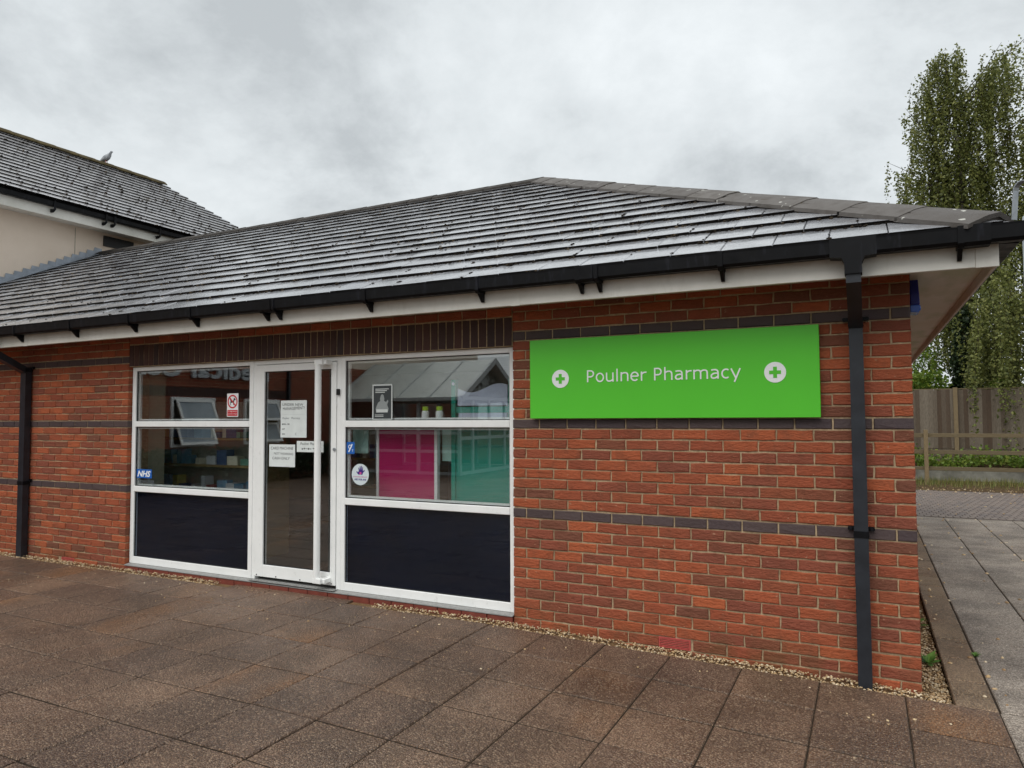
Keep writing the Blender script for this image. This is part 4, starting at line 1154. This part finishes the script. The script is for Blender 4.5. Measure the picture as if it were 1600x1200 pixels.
# ------------------------------------------------------------------ medical centre wing at the left
MC = tag(empty('medical_centre_building', (-16, 0, 0)), 'taller cream rendered building with a wet tiled roof at the left', 'building')
def P_(mb, name, mat, parent=MC, **k):
    o = mb.build(name, mat, None, **k); 
    return rel(o, parent) if parent is MC else o
low = P_(MB().box(-18.0, -14.2, -20, 9.0, -.05, 3.2), 'brick_wall', 'far_brick')
P_(MB().box(-17.99, -14.205, -19.99, 8.99, 3.2005, 5.6), 'rendered_wall', 'render')
P_(MB().box(-14.204, -14.198, 2.355, 2.363, 3.21, 5.5), 'render_joint', 'concrete'); P_(MB().box(-14.204, -14.1985, 3.76, 3.766, 3.21, 5.5), 'render_joint', 'concrete')
mf = P_(MB().box(-13.77, -13.75, -20, 9.3, 5.478, 5.66), 'fascia', 'fascia')
P_(MB().box(-14.2, -13.771, -20, 9.3, 5.53, 5.545), 'soffit', 'fascia')
g2 = gutter_run((-13.75, -20, 5.745), (-13.75, 9.3, 5.745), 'gutter', None); rel(g2, MC)
for y in (1.0, 2.0, 3.0, 4.0, 4.18, 5.2, 6.2):
    P_(MB().prism([(-13.75, 5.61), (-13.64, 5.60), (-13.63, 5.76), (-13.622, 5.762), (-13.63, 5.592), (-13.70, 5.55), (-13.75, 5.55)], 'y', y, y+.04), 'gutter_bracket', 'gutter')
P_(MB().box(-14.2, -14.17, 4.34, 5.0, 5.26, 5.47), 'louvre_panel', 'black')
ex, ez, rx_, rz_, ry_ = -13.60, 5.76, -16.0, 7.60, 7.04
P_(MB().quad((ex-.02, -19, ez-.01), (ex-.02, ry_+2.38, ez-.01), (rx_, ry_, rz_-.02), (rx_, -19, rz_-.02)).quad((ex-.02, ry_+2.38, ez-.01), (-18.4, ry_+2.38, ez-.01), (rx_, ry_, rz_-.02)).quad((-18.4, -19, ez-.01), (rx_, -19, rz_-.02), (rx_, ry_, rz_-.02), (-18.4, ry_+2.38, ez-.01)), 'roof', 'underlay')
mt_ = MB(); run = ex-rx_; rise = rz_-ez; SL = math.hypot(run, rise); c2, s2 = run/SL, rise/SL
rows2 = 17; G2 = SL/rows2
for j in range(rows2):
    v0 = j*G2; vt = min(v0+G2*1.15, SL); y = -6.0 - .12*(j % 2)
    while y < ry_+2.4:
        dv = R.uniform(-.003, .003); dh = R.uniform(-.0015, .0015)
        poly = clip_poly([(y+.004, v0+dv), (y+.236, v0+dv), (y+.236, vt), (y+.004, vt)], lambda p_: (ry_+2.4-p_[1]*c2)-p_[0])
        if len(poly) >= 3:
            hh = lambda p_: .045 - (p_[1]-v0)/G2*.022 + dh
            W4 = lambda p_, h: (ex - p_[1]*c2 + h*s2, p_[0], ez + p_[1]*s2 + h*c2)
            mt_.solid([W4(p_, hh(p_)-.024) for p_ in poly], [W4(p_, hh(p_)) for p_ in poly])
        y += .24
o = tag(P_(mt_, 'roof_tile_field', 'far_tile'), kind='stuff')
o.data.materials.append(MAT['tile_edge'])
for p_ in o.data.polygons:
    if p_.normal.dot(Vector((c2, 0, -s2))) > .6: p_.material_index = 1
y = ry_ + .05
while y > -4:
    o = cap(Vector((rx_, y, rz_+.085)), Vector((0, -1, 0)), Vector((1, 0, 0)), None, .46, .14, .7, 'ridge_tile', 'mossy_ridge', None, thick=.025, lift=.008); rel(o, MC); y -= .45
ms2 = []
for k in range(420):
    v = int(R.random()*rows2)*G2 - .01; y = R.uniform(-1, 9)
    if y > ry_+2.3-v*c2: continue
    ms2.append((ex - v*c2 + .045*s2, y, ez + v*s2 + .045*c2))
o = add('moss', pebble_mesh(ms2, 'moss', 'moss', .012, .03)); rel(o, MC); o['kind'] = 'stuff'
# stepped lead flashing where the pharmacy roof meets the rendered wall
for k in range(27):
    y0 = .25 + k*.15; y1 = y0+.158
    zr = lambda y: EZ + (y-EY)*TP
    top = zr(y0) + .205
    xx = -14.19 + (.003 if k % 2 else 0)
    P_(MB().prism([(y0, zr(y0)-.01), (y1, zr(y1)-.01), (y1, top-.006), (y0+.004, top), (y0-.02, zr(y0)+.10)], 'x', xx, xx+.003), 'flashing_piece', 'lead')
lead = MB().solid([(-14.19, EY, EZ+.045), (-14.05, EY, EZ+.045), (-14.05, RY, RZ+.045), (-14.19, RY, RZ+.045)], [(-14.19, EY, EZ+.05), (-14.05, EY, EZ+.05), (-14.05, RY, RZ+.05), (-14.19, RY, RZ+.05)])
P_(lead, 'lead_soaker', 'lead')
# ground-floor windows of the wing (seen mirrored in the shop glass)
for y0 in (-7.05, -9.15):
    y1 = y0+1.2; z0, z1 = 1.07, 2.2
    fm = MB()
    for a, b, c, d in ((y0, y1, z0, z0+.06), (y0, y1, z1-.06, z1), (y0, y0+.06, z0+.06, z1-.06), (y1-.06, y1, z0+.06, z1-.06)): fm.box(-14.199, -14.15, a, b, c, d)
    wroot = P_(fm, 'window', 'frame')
    dk = MB().box(-14.199, -14.190, y0+.06, y1-.06, z0+.06, z1-.06).build('window_opening', 'black'); dk.parent = wroot
    for zt, zb_, tiltq in ((2.14, 1.66, .22), (1.60, 1.12, .20)):
        sa = MB(); pan = MB()
        def Q(y, z, off): 
            k = (zt-z)/(zt-zb_); return (-14.15 + tiltq*k + off, y, z)
        for a, b, c, d in ((y0+.10, y1-.10, zb_, zb_+.06), (y0+.10, y1-.10, zt-.05, zt), (y0+.10, y0+.16, zb_+.06, zt-.05), (y1-.16, y1-.10, zb_+.06, zt-.05)):
            sa.solid([Q(a, c, 0), Q(b, c, 0), Q(b, d, 0), Q(a, d, 0)], [Q(a, c, .035), Q(b, c, .035), Q(b, d, .035), Q(a, d, .035)])
        so = sa.build('open_sash', 'frame'); so.parent = wroot
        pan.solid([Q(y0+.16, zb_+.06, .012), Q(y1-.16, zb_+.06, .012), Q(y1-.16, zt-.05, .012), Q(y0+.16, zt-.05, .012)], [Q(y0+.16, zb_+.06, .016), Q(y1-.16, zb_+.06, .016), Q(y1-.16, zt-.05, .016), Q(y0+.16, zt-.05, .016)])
        po = pan.build('glass_pane', 'sash_painted_sky'); po.parent = wroot
# dark band soldier course above those windows
for k in range(80): P_(MB().box(-14.199, -14.192, -9.6+k*.075+.005, -9.6+k*.075+.07, 2.225, 2.44), 'soldier_brick', 'soldier')
P_(MB().box(-14.199, -14.11, -9.5, -9.42, .1, 3.1), 'downpipe', 'pipe')
# raised letters
tot, w0, h0 = text_mesh('Medical Centre', 'letter', 'letter', height=.42, thick=.05, bold=.03)
ky = -8.72
for ch in 'Medical Centre':
    if ch == ' ': ky += .24; continue
    me, ww, hh_ = text_mesh(ch, 'letter', 'letter', height=.42 if ch in 'Mdl' else .40 if ch in 'iCt' else .30, thick=.05, bold=.03)
    o = add('letter', me, None, (-14.17, ky, 2.655), (rad(90), 0, rad(90))); o.scale = (1.28, 1, 1); rel(o, MC); ky += ww*1.28 + .05
MEDW = ky
# entrance porch
PO = tag(empty('entrance_porch', (-12, -13.15, .15)), 'pale framed glazed entrance porch reflected in the right shop window', 'porch')
gx, pyL, pyR, zE, zA, zg = -10.0, -11.46, -14.84, 2.29, 3.35, .15
pyC = (pyL+pyR)/2
def PP(mb, name, mat): return rel(mb.build(name, mat), PO)
for y in (pyL, pyR):
    y0 = min(y, y-.08 if y == pyL else y+.08); y1 = y0+.08
    for x in (-10.08, -11.4, -12.8, -14.19): PP(MB().box(x, x+.08, y0, y1, zg, zE), 'post', 'grey_frame')
    for z in (.16, .75, 1.25, zE-.09): PP(MB().box(-14.1, -10.085, y0+.01, y1-.01, z, z+.08), 'rail', 'grey_frame')
    PP(MB().box(-14.1, -10.09, y0+.035, y0+.045, zg+.1, zE-.1), 'glass_pane', 'glass_far')
for y in (pyC-.04, pyC-1.0, pyC+.92): PP(MB().box(-10.06, -10.0, y, y+.08, zg, zE-.1), 'post', 'grey_frame')
for z in (.16, 1.1, zE-.09): PP(MB().box(-10.065, -10.005, pyR+.08, pyL-.08, z, z+.09), 'rail', 'grey_frame')
PP(MB().box(-10.045, -10.035, pyR+.08, pyL-.08, zg+.1, zE-.1), 'glass_pane', 'glass_far')
PP(MB().prism([(pyR+.1, zE+.02), (pyL-.1, zE+.02), (pyC, zA-.1)], 'x', -10.045, -10.035), 'glass_pane', 'glass_far')
for sg in (-1, 1):
    ye = pyC + sg*(pyL-pyC+.18); zEe = zE-.06
    PP(MB().solid([(-14.19, ye, zEe), (-9.85, ye, zEe), (-9.85, pyC, zA), (-14.19, pyC, zA)], [(-14.19, ye, zEe+.03), (-9.85, ye, zEe+.03), (-9.85, pyC, zA+.03), (-14.19, pyC, zA+.03)]), 'roof_sheet', 'polycarb')
    for x in (-9.90, -10.9, -11.95, -13.0, -14.1):
        PP(MB().solid([(x, ye, zEe+.031), (x+.05, ye, zEe+.031), (x+.05, pyC, zA+.031), (x, pyC, zA+.031)], [(x, ye, zEe+.055), (x+.05, ye, zEe+.055), (x+.05, pyC, zA+.055), (x, pyC, zA+.055)]), 'glazing_bar', 'grey_frame')
    PP(MB().solid([(-9.86, ye, zEe-.10), (-9.80, ye, zEe-.10), (-9.80, pyC, zA-.10), (-9.86, pyC, zA-.10)], [(-9.86, ye, zEe+.06), (-9.80, ye, zEe+.06), (-9.80, pyC, zA+.07), (-9.86, pyC, zA+.07)]), 'barge_board', 'grey_frame')
    PP(MB().box(-14.19, -9.87, min(ye, ye+sg*.08), max(ye, ye+sg*.08), zEe-.06, zEe+.03), 'gutter', 'grey_frame')

# ------------------------------------------------------------------ foliage helpers
def leaf_quads(pts, size, mat, name, droop=0.0, parent=None, asp=.7):
    pts = np.asarray(pts, float); n = len(pts)
    s = NR.uniform(size*.6, size*1.3, n)
    a = NR.normal(size=(n, 3)); a[:, 2] -= droop; a /= np.linalg.norm(a, axis=1)[:, None]
    r = NR.normal(size=(n, 3)); b = np.cross(a, r); b /= np.linalg.norm(b, axis=1)[:, None]
    A = a*s[:, None]; B = b*(s*asp*.5)[:, None]
    V = np.stack([pts, pts+A*.45+B, pts+A, pts+A*.45-B], 1).reshape(-1, 3)
    F = np.arange(n*4).reshape(-1, 4)
    me = bpy.data.meshes.new(name)
    me.vertices.add(n*4); me.vertices.foreach_set('co', V.ravel())
    me.loops.add(n*4); me.loops.foreach_set('vertex_index', F.ravel().astype('i'))
    me.polygons.add(n); me.polygons.foreach_set('loop_start', (np.arange(n)*4).astype('i')); me.polygons.foreach_set('loop_total', np.full(n, 4, 'i'))
    me.materials.append(MAT[mat]); me.update(); me.validate()
    return add(name, me, parent)
# ---- weeping birch beyond the fence
BI = tag(empty('birch_tree', (2.6, 20.0, .3)), 'tall weeping birch with hanging foliage rising behind the fence', 'tree')
B0 = Vector(BI.location)
tr = MB(); tpts = [(2.6, 20, .3), (2.55, 20, 3), (2.5, 20.1, 6), (2.45, 20, 9), (2.3, 20, 11.2), (2.2, 20, 12.3)]
tr.tube(tpts, [.2, .17, .13, .09, .05, .015], 10)
rel(tr.build('trunk', 'bark', smooth=True), BI)
strand_pts, limb = [], MB()
def limb_to(P0, P1, r0):
    P0, P1 = Vector(P0), Vector(P1); mid = (P0*.55+P1*.45) + Vector((0, 0, (P1-P0).length*.12))
    pts = [P0]
    for k in range(1, 6):
        t_ = k/5; pts.append(P0*(1-t_)**2 + mid*2*t_*(1-t_) + P1*t_*t_)
    limb.tube(pts, [r0*(1-.8*k/5) for k in range(6)], 5, False); return pts
def strand(P, L, dens=18, spread=.09):
    P = Vector(P); d = Vector((R.gauss(0, .25), R.gauss(0, .25), 0)); q = P.copy(); n = int(L*dens); step = L/max(n, 1)
    path_ = [P.copy()]
    for k in range(n):
        t_ = k/max(n, 1); q = q + Vector((d.x*step*(1-t_)**2, d.y*step*(1-t_)**2, -step))
        for _ in range(2): strand_pts.append((q.x+R.gauss(0, spread*.6), q.y+R.gauss(0, spread*.6), q.z+R.gauss(0, .05)))
        if k % 8 == 0: path_.append(q.copy())
    if len(path_) > 1 and R.random() < .35: limb.tube(path_, .004, 3, False)
# limb tips : (x, z, strand length, number) at about y = 20
tips = [(.55, 9.45, 1.3, 5), (.72, 9.15, 2.3, 7), (.98, 8.6, 3.2, 8), (1.02, 10.9, 1.5, 6), (1.12, 10.5, 3.0, 9), (1.42, 12.0, 2.6, 9), (1.55, 11.6, 3.4, 9), (1.85, 12.6, 3.4, 10), (2.08, 12.75, 2.8, 9), (2.42, 12.55, 3.6, 10), (2.75, 11.9, 3.2, 9),
        (3.15, 11.7, 2.6, 7), (3.45, 12.3, 3.6, 10), (3.70, 12.6, 2.8, 9), (4.05, 12.85, 3.0, 9), (4.55, 12.7, 3.6, 9), (3.75, 10.2, 3.4, 8), (4.3, 10.4, 3.6, 8), (5.0, 10.4, 4, 8), (5.2, 12.2, 4.2, 10), (6.0, 11, 4.6, 10),
        (1.35, 9.2, 3.8, 11), (1.78, 9.9, 4.2, 13), (2.15, 9.6, 3.6, 12), (2.52, 9.9, 4.4, 13), (2.95, 9.1, 3.8, 12), (3.3, 9.6, 2.6, 7), (1.15, 7.0, 3.2, 9), (1.62, 7.5, 4.0, 12), (2.02, 7.0, 3.6, 12), (2.45, 7.4, 4.0, 12), (2.85, 6.9, 3.6, 12), (3.25, 7.3, 3.6, 11), (3.85, 8.4, 3.4, 10), (4.25, 8.1, 4.2, 10), (4.9, 8.6, 4.6, 10), (5.6, 8.8, 4.6, 10),
        (3.6, 6.2, 3.6, 13), (3.2, 5.3, 3.5, 13), (2.75, 4.8, 2.3, 8), (2.3, 5.2, 2.4, 7), (1.9, 5.4, 2.2, 7), (1.5, 5.2, 1.8, 7), (3.9, 5.2, 4.0, 13), (4.4, 5.6, 4.2, 11), (5.4, 7, 4.6, 10)]
for x, z, L, n in tips:
    y = 20 + R.uniform(-1.0, 1.0)
    if x > 2.6 and z < 6.5: y = R.uniform(16.45, 17.6); x *= .87; z = 1.7+(z-1.7)*.9
    base_z = max(1.5, z - R.uniform(1.2, 2.6)); tk = min(max((base_z-.3)/12, 0), 1)
    pts = limb_to((2.58-.3*tk, 20, base_z), (x, y, z), .022)
    for k in range(int(n*2.5)):
        t_ = R.random()**.45; i_ = min(int(t_*5), 4); f_ = t_*5-i_
        q = pts[i_]*(1-f_) + pts[i_+1]*f_
        if (q-Vector((2.5, 20, q.z))).length < .5 and R.random() < .6: q = pts[5]
        strand((q.x+R.gauss(0, .10), q.y+R.gauss(0, .22), q.z+R.uniform(-.15, .08)), L*R.uniform(.35, 1.2)*(.55+.45*t_), R.uniform(14, 27), .055)
for k in range(120):
    xq = R.uniform(1.9, 5.2); yq_ = R.uniform(16.35, 18.6); strand((xq*yq_/17, yq_, R.uniform(2.6, 6.6)), R.uniform(.7, 2.6)*(1 if xq > 2.3 else .55), R.uniform(10, 20), .06)
limb_to((2.5, 20, 4.2), (3.0, 16.6, 4.6), .03); limb_to((2.5, 20, 4.0), (3.9, 16.6, 4.4), .03)
rel(limb.build('limbs', 'twig'), BI)
rel(leaf_quads(strand_pts, .084, 'birch_leaf', 'crown', .6), BI)
print('birch leaves', len(strand_pts))
# ---- shrubs and ivy-clad trunk behind the fence
def bush(name, blobs, n, size, mat, label, cat, stem):
    root = tag(empty(name, stem), label, cat); pts = []
    for (x, y, z, rx, ry, rz, wgt) in blobs:
        k = int(n*wgt)
        for _ in range(k):
            d = NR.normal(size=3); d /= np.linalg.norm(d); r = NR.uniform(.35, 1.0)**.5 * NR.uniform(.8, 1.1)
            pts.append((x+d[0]*rx*r, y+d[1]*ry*r, z+d[2]*rz*r))
    rel(leaf_quads(pts, size, mat, 'crown'), root)
    st = MB()
    for (x, y, z, rx, ry, rz, wgt) in blobs[:4]: st.tube([stem, ((stem[0]+x)/2, (stem[1]+y)/2, (stem[2]+z)*.55), (x, y, z)], [.05, .03, .012], 5)
    rel(st.build('stems', 'twig'), root); return root
bush('leafy_shrub', [(.3, 18.6, 2.2, .6, .5, .7, .2), (.9, 18.4, 2.4, .5, .5, .55, .2), (1.4, 18.6, 2.5, .5, .5, .5, .15), (1.2, 19.6, 3.2, .7, .6, .7, .15), (-.6, 18.8, 2.4, .8, .6, .9, .3)], 9000, .10, 'bright_leaf', 'fresh green shrub showing above the fence beside the building', 'shrub', (.6, 18.6, .4))
bush('leafy_shrub', [(3.0, 19.0, 2.4, .6, .5, .7, .2), (3.8, 19.2, 2.6, .7, .6, .8, .2), (4.6, 19, 2.8, .8, .6, 1.0, .3), (2.8, 21.5, 3.6, .8, .6, 1.0, .3)], 6500, .10, 'birch_leaf', 'olive green shrub above the fence at the right edge', 'shrub', (3.6, 19.1, .4))
bush('ivy_clad_tree', [(2.18, 18.9, 2.4, .28, .25, .7, .25), (2.2, 18.9, 3.2, .30, .25, .8, .25), (2.25, 18.95, 4.2, .26, .25, .8, .2), (2.05, 18.9, 2.2, .45, .3, .4, .3)], 7000, .085, 'dark_leaf', 'dark ivy-covered trunk standing just behind the fence', 'tree', (2.2, 18.9, .3))
bush('bright_sprig', [(2.85, 17.5, 2.50, .16, .12, .13, 1)], 260, .10, 'bright_leaf', 'small bright green sprig poking over the fence top', 'sprig', (2.85, 17.5, .9))

# ------------------------------------------------------------------ fences at the back
CBF = tag(empty('closeboard_fence', (2, 17, .4)), 'tall weathered grey close-board fence at the back of the site', 'fence')
bms = []
for q in range(6):
    rr = random.Random(q); w = .118; t0, t1 = .008, .016
    bms.append(MB().solid([(0, 0, 0), (w, -.006, 0), (w, .010, 0), (0, .008, 0)], [(rr.uniform(-.002, .002), 0, 1.54), (w, -.006, 1.54), (w, .010, 1.54), (0, .008, 1.54)]).mesh('fence_board', 'board'))
k = 0; x = -3.2
while x < 9.0:
    o = add('fence_board', R.choice(bms), CBF, (x-2, R.uniform(-.004, .004), .84-.4+R.uniform(-.02, .02)), (0, R.uniform(-.006, .006), 0)); x += .10
for xp in (-.95, 1.78, 4.55, 7.3):
    rel(MB().box(xp, xp+.095, 16.90, 16.99, .4, 2.43).build('fence_post', 'post'), CBF)
rel(MB().box(-3.2, 9, 17.02, 17.06, 2.385, 2.41).build('capping_rail', 'rail'), CBF)
rel(MB().box(-3.2, 9, 17.005, 17.05, .45, .84).build('gravel_board', 'board'), CBF)
PR = tag(empty('post_and_rail_fence', (1.02, 15.2, 0)), 'low timber post and rail fence along the block paving', 'fence')
for xp in (-1.42, 1.02, 3.46, 5.9, 8.3):
    rel(MB().box(xp-.045, xp+.045, 15.16, 15.25, -.05, 1.355).build('fence_post', 'post', bevel=.006), PR)
for z0, z1 in ((1.165, 1.275), (.765, .865), (.37, .465)):
    for xa, xb in ((-1.4, 1.0), (1.03, 3.44), (3.47, 5.88), (5.91, 8.3)):
        rel(MB().box(xa, xb, 15.252, 15.29, z0+R.uniform(-.01, .01), z1+R.uniform(-.01, .01)).build('fence_rail', 'rail', bevel=.004), PR)
tag(MB().box(-4, 10, 16.15, 16.3, -.1, .40).build('retaining_kerb', 'concrete', bevel=.01), 'low grey concrete retaining edge below the tall fence', 'kerb')
tag(MB().prism([(14.1, -.05), (14.5, .02), (16.15, .06), (16.15, -.05)], 'x', -4, 10).build('verge', 'earth'), kind='structure')
tag(MB().prism([(16.3, -.05), (16.3, .38), (17.6, .6), (30, .4), (30, -.05)], 'x', -30, 40).build('bank', 'earth'), kind='structure')
pts = []
for k in range(5200):
    x = R.uniform(-1, 6); pts.append((x, R.uniform(16.0, 16.75), .42 + abs(R.gauss(0, .17)) + .08*math.sin(x*3.1)))
tag(leaf_quads(pts, .085, 'bright_leaf', 'ground_cover'), 'bright leafy ground cover along the bank below the tall fence', 'ground cover', kind='stuff')
pts = []
for k in range(4500):
    x = R.uniform(-.5, 6); y = R.uniform(14.3, 15.9); pts.append((x, y, .02 + R.uniform(0, .05)))
def blades(spots, h, mat, name):
    mb = MB()
    for x, y, z in spots:
        a = R.uniform(0, 6.28); l = R.uniform(.4, 1)*h; dx, dy = math.cos(a), math.sin(a); w = .006
        mb.v += [(x-dy*w, y+dx*w, z), (x+dy*w, y-dx*w, z), (x+dx*l*.35, y+dy*l*.35, z+l)]; n = len(mb.v); mb.f.append((n-3, n-2, n-1))
    me = bpy.data.meshes.new(name); me.from_pydata(mb.v, [], mb.f); me.materials.append(MAT[mat]); me.update(); return add(name, me)
tag(blades([p_ for p_ in pts if R.random() < .35+.6*(p_[1] > 15)], .20, 'grass', 'rough_grass'), 'rough dry grass growing under the post and rail fence', 'grass', kind='stuff')
lt = []
for k in range(500):
    lt.append((R.uniform(-.5, 6), R.gauss(14.2, .5) if R.random() < .8 else R.uniform(9, 14), .016))
for k in range(150):
    yq_ = R.uniform(-.1, 8.8); lt.append((R.choice((.37, .84, 1.3, .2))+R.gauss(0, .06) if R.random() < .6 else R.uniform(.2, 2), yq_, pz(yq_)+.002))
tag(add('leaf_litter', pebble_mesh([q for q in lt if q[1] < 14.9], 'leaf_litter', 'pebble', .005, .02)), 'scattered pale leaf litter along the edge of the paving', 'leaf litter', kind='stuff')

# ------------------------------------------------------------------ weeds by the corner
def weed(x, y, z, n, L, label):
    mb = MB()
    for k in range(n):
        a = R.uniform(0, 6.28); l = L*R.uniform(.6, 1.1); w = l*.17; el = R.uniform(.3, 1.1)
        d = Vector((math.cos(a)*math.cos(el), math.sin(a)*math.cos(el), math.sin(el))); s = Vector((-math.sin(a), math.cos(a), 0))
        tipd = Vector((math.cos(a), math.sin(a), -.1))
        p0 = Vector((0, 0, 0)); p1 = d*l*.5; p2 = p1 + (d+tipd).normalized()*l*.5
        i = len(mb.v); mb.v += [tuple(p0), tuple(p1+s*w), tuple(p1-s*w), tuple(p1+Vector((0, 0, -.004))), tuple(p2)]
        mb.f += [(i, i+1, i+3), (i, i+3, i+2), (i+1, i+4, i+3), (i+3, i+4, i+2)]
    tag(mb.build('weed', 'weed', loc=(x, y, z)), label, 'weed')
weed(.075, .75, pz(.75)-.04, 16, .13, 'leafy green weed growing nearest the corner in the side gravel strip')
weed(.05, 1.75, pz(1.75)-.04, 12, .13, 'second leafy weed further along the side gravel strip')
weed(.06, 2.6, pz(2.6)-.04, 8, .09, 'small yellowish weed farthest along the side gravel strip')
weed(.365, .95, pz(.95)-.005, 16, .05, 'tiny weed in the joint between edging slabs and grey path')

# ------------------------------------------------------------------ pigeon on the far ridge
def pigeon(loc, rz):
    root = tag(empty('pigeon', loc), 'grey pigeon perched on the ridge of the far roof', 'pigeon')
    prof = [(-.20, .035, .012, .006), (-.13, .06, .035, .018), (-.06, .095, .062, .055), (.0, .125, .072, .07), (.06, .16, .062, .066), (.10, .20, .042, .048), (.115, .235, .030, .034), (.128, .262, .027, .028), (.150, .268, .018, .018), (.172, .262, .006, .006)]
    mb = MB(); seg = 10
    for x, z, ry, rz_ in prof:
        for k in range(seg):
            a = 2*math.pi*k/seg; mb.v.append((x + math.sin(a)*rz_*-.25, math.cos(a)*ry, z+math.sin(a)*rz_))
    for i in range(len(prof)-1):
        for k in range(seg):
            k2 = (k+1) % seg; mb.f.append((i*seg+k, i*seg+k2, (i+1)*seg+k2, (i+1)*seg+k))
    mb.f.append(tuple(range(seg))); mb.f.append(tuple((len(prof)-1)*seg+k for k in range(seg)))
    mb.build('body', 'pigeon', root, smooth=True)
    for s in (-1, 1):
        MB().tube([(.01, s*.025, .075), (.02, s*.025, .0)], .006, 6).build('leg', 'terracotta', root)
    root.rotation_euler = (0, 0, rz)
pigeon((-16.0, 5.56, 7.665), rad(20))

# ------------------------------------------------------------------ planting by the wing (mirrored in the glass)
pts = []
for k in range(9000):
    pts.append((-13.6 + R.gauss(0, .18), R.uniform(-10.6, -3.0), .15 + .86*R.random()**.6 + .04*math.sin(k)))
hg = tag(empty('clipped_hedge', (-13.6, -6.8, .15)), 'dark clipped hedge below the wing windows, seen mirrored in the shop glass', 'hedge')
rel(leaf_quads(pts, .09, 'dark_leaf', 'foliage'), hg)
hs = MB()
for k in range(10): hs.tube([(-13.6, -10.2+k*.78, .1), (-13.58, -10.2+k*.78, .8)], [.02, .008], 5)
rel(hs.build('stems', 'twig'), hg)
sp_ = tag(empty('spiky_plant', (-12.2, -10.0, .15)), 'spiky strap-leaved plant seen mirrored in the glass door', 'plant')
mb = MB()
for k in range(60):
    a = R.uniform(0, 6.28); el = R.uniform(.2, 1.4); L = R.uniform(.7, 1.0); w = .022
    d = Vector((math.cos(a)*math.cos(el), math.sin(a)*math.cos(el), math.sin(el))); s = Vector((-math.sin(a), math.cos(a), 0))*w
    b0 = Vector((0, 0, .75)); i = len(mb.v); mb.v += [tuple(b0-s*.4), tuple(b0+s*.4), tuple(b0+d*L*.5+s), tuple(b0+d*L+Vector((0, 0, -.12*L))), tuple(b0+d*L*.5-s)]; mb.f.append((i, i+1, i+2, i+3, i+4))
mb.build('leaves', 'dark_leaf', sp_)
MB().tube([(0, 0, 0), (0, 0, .78)], [.07, .05], 8).build('trunk', 'twig', sp_)
def round_tree(x, y, h, r, n, label):
    bl = []
    for k in range(9): bl.append((x+R.gauss(0, r*.45), y+R.gauss(0, r*.45), h*.62+R.gauss(0, h*.14), r*.55, r*.55, r*.5, 1/9))
    bush('broadleaf_tree', bl, n, .22, 'dark_leaf', label, 'tree', (x, y, 0))
round_tree(-7.5, -21, 7, 2.6, 6000, 'dark leafy tree beyond the entrance porch, seen mirrored in the glass')
round_tree(-1.5, -24, 8, 3, 6000, 'broad dark tree behind the photographer, farthest from the shop')
print('slabs', ns, 'tiles', len(tiles), 'bricks', len(cand), 'med text width', MEDW)
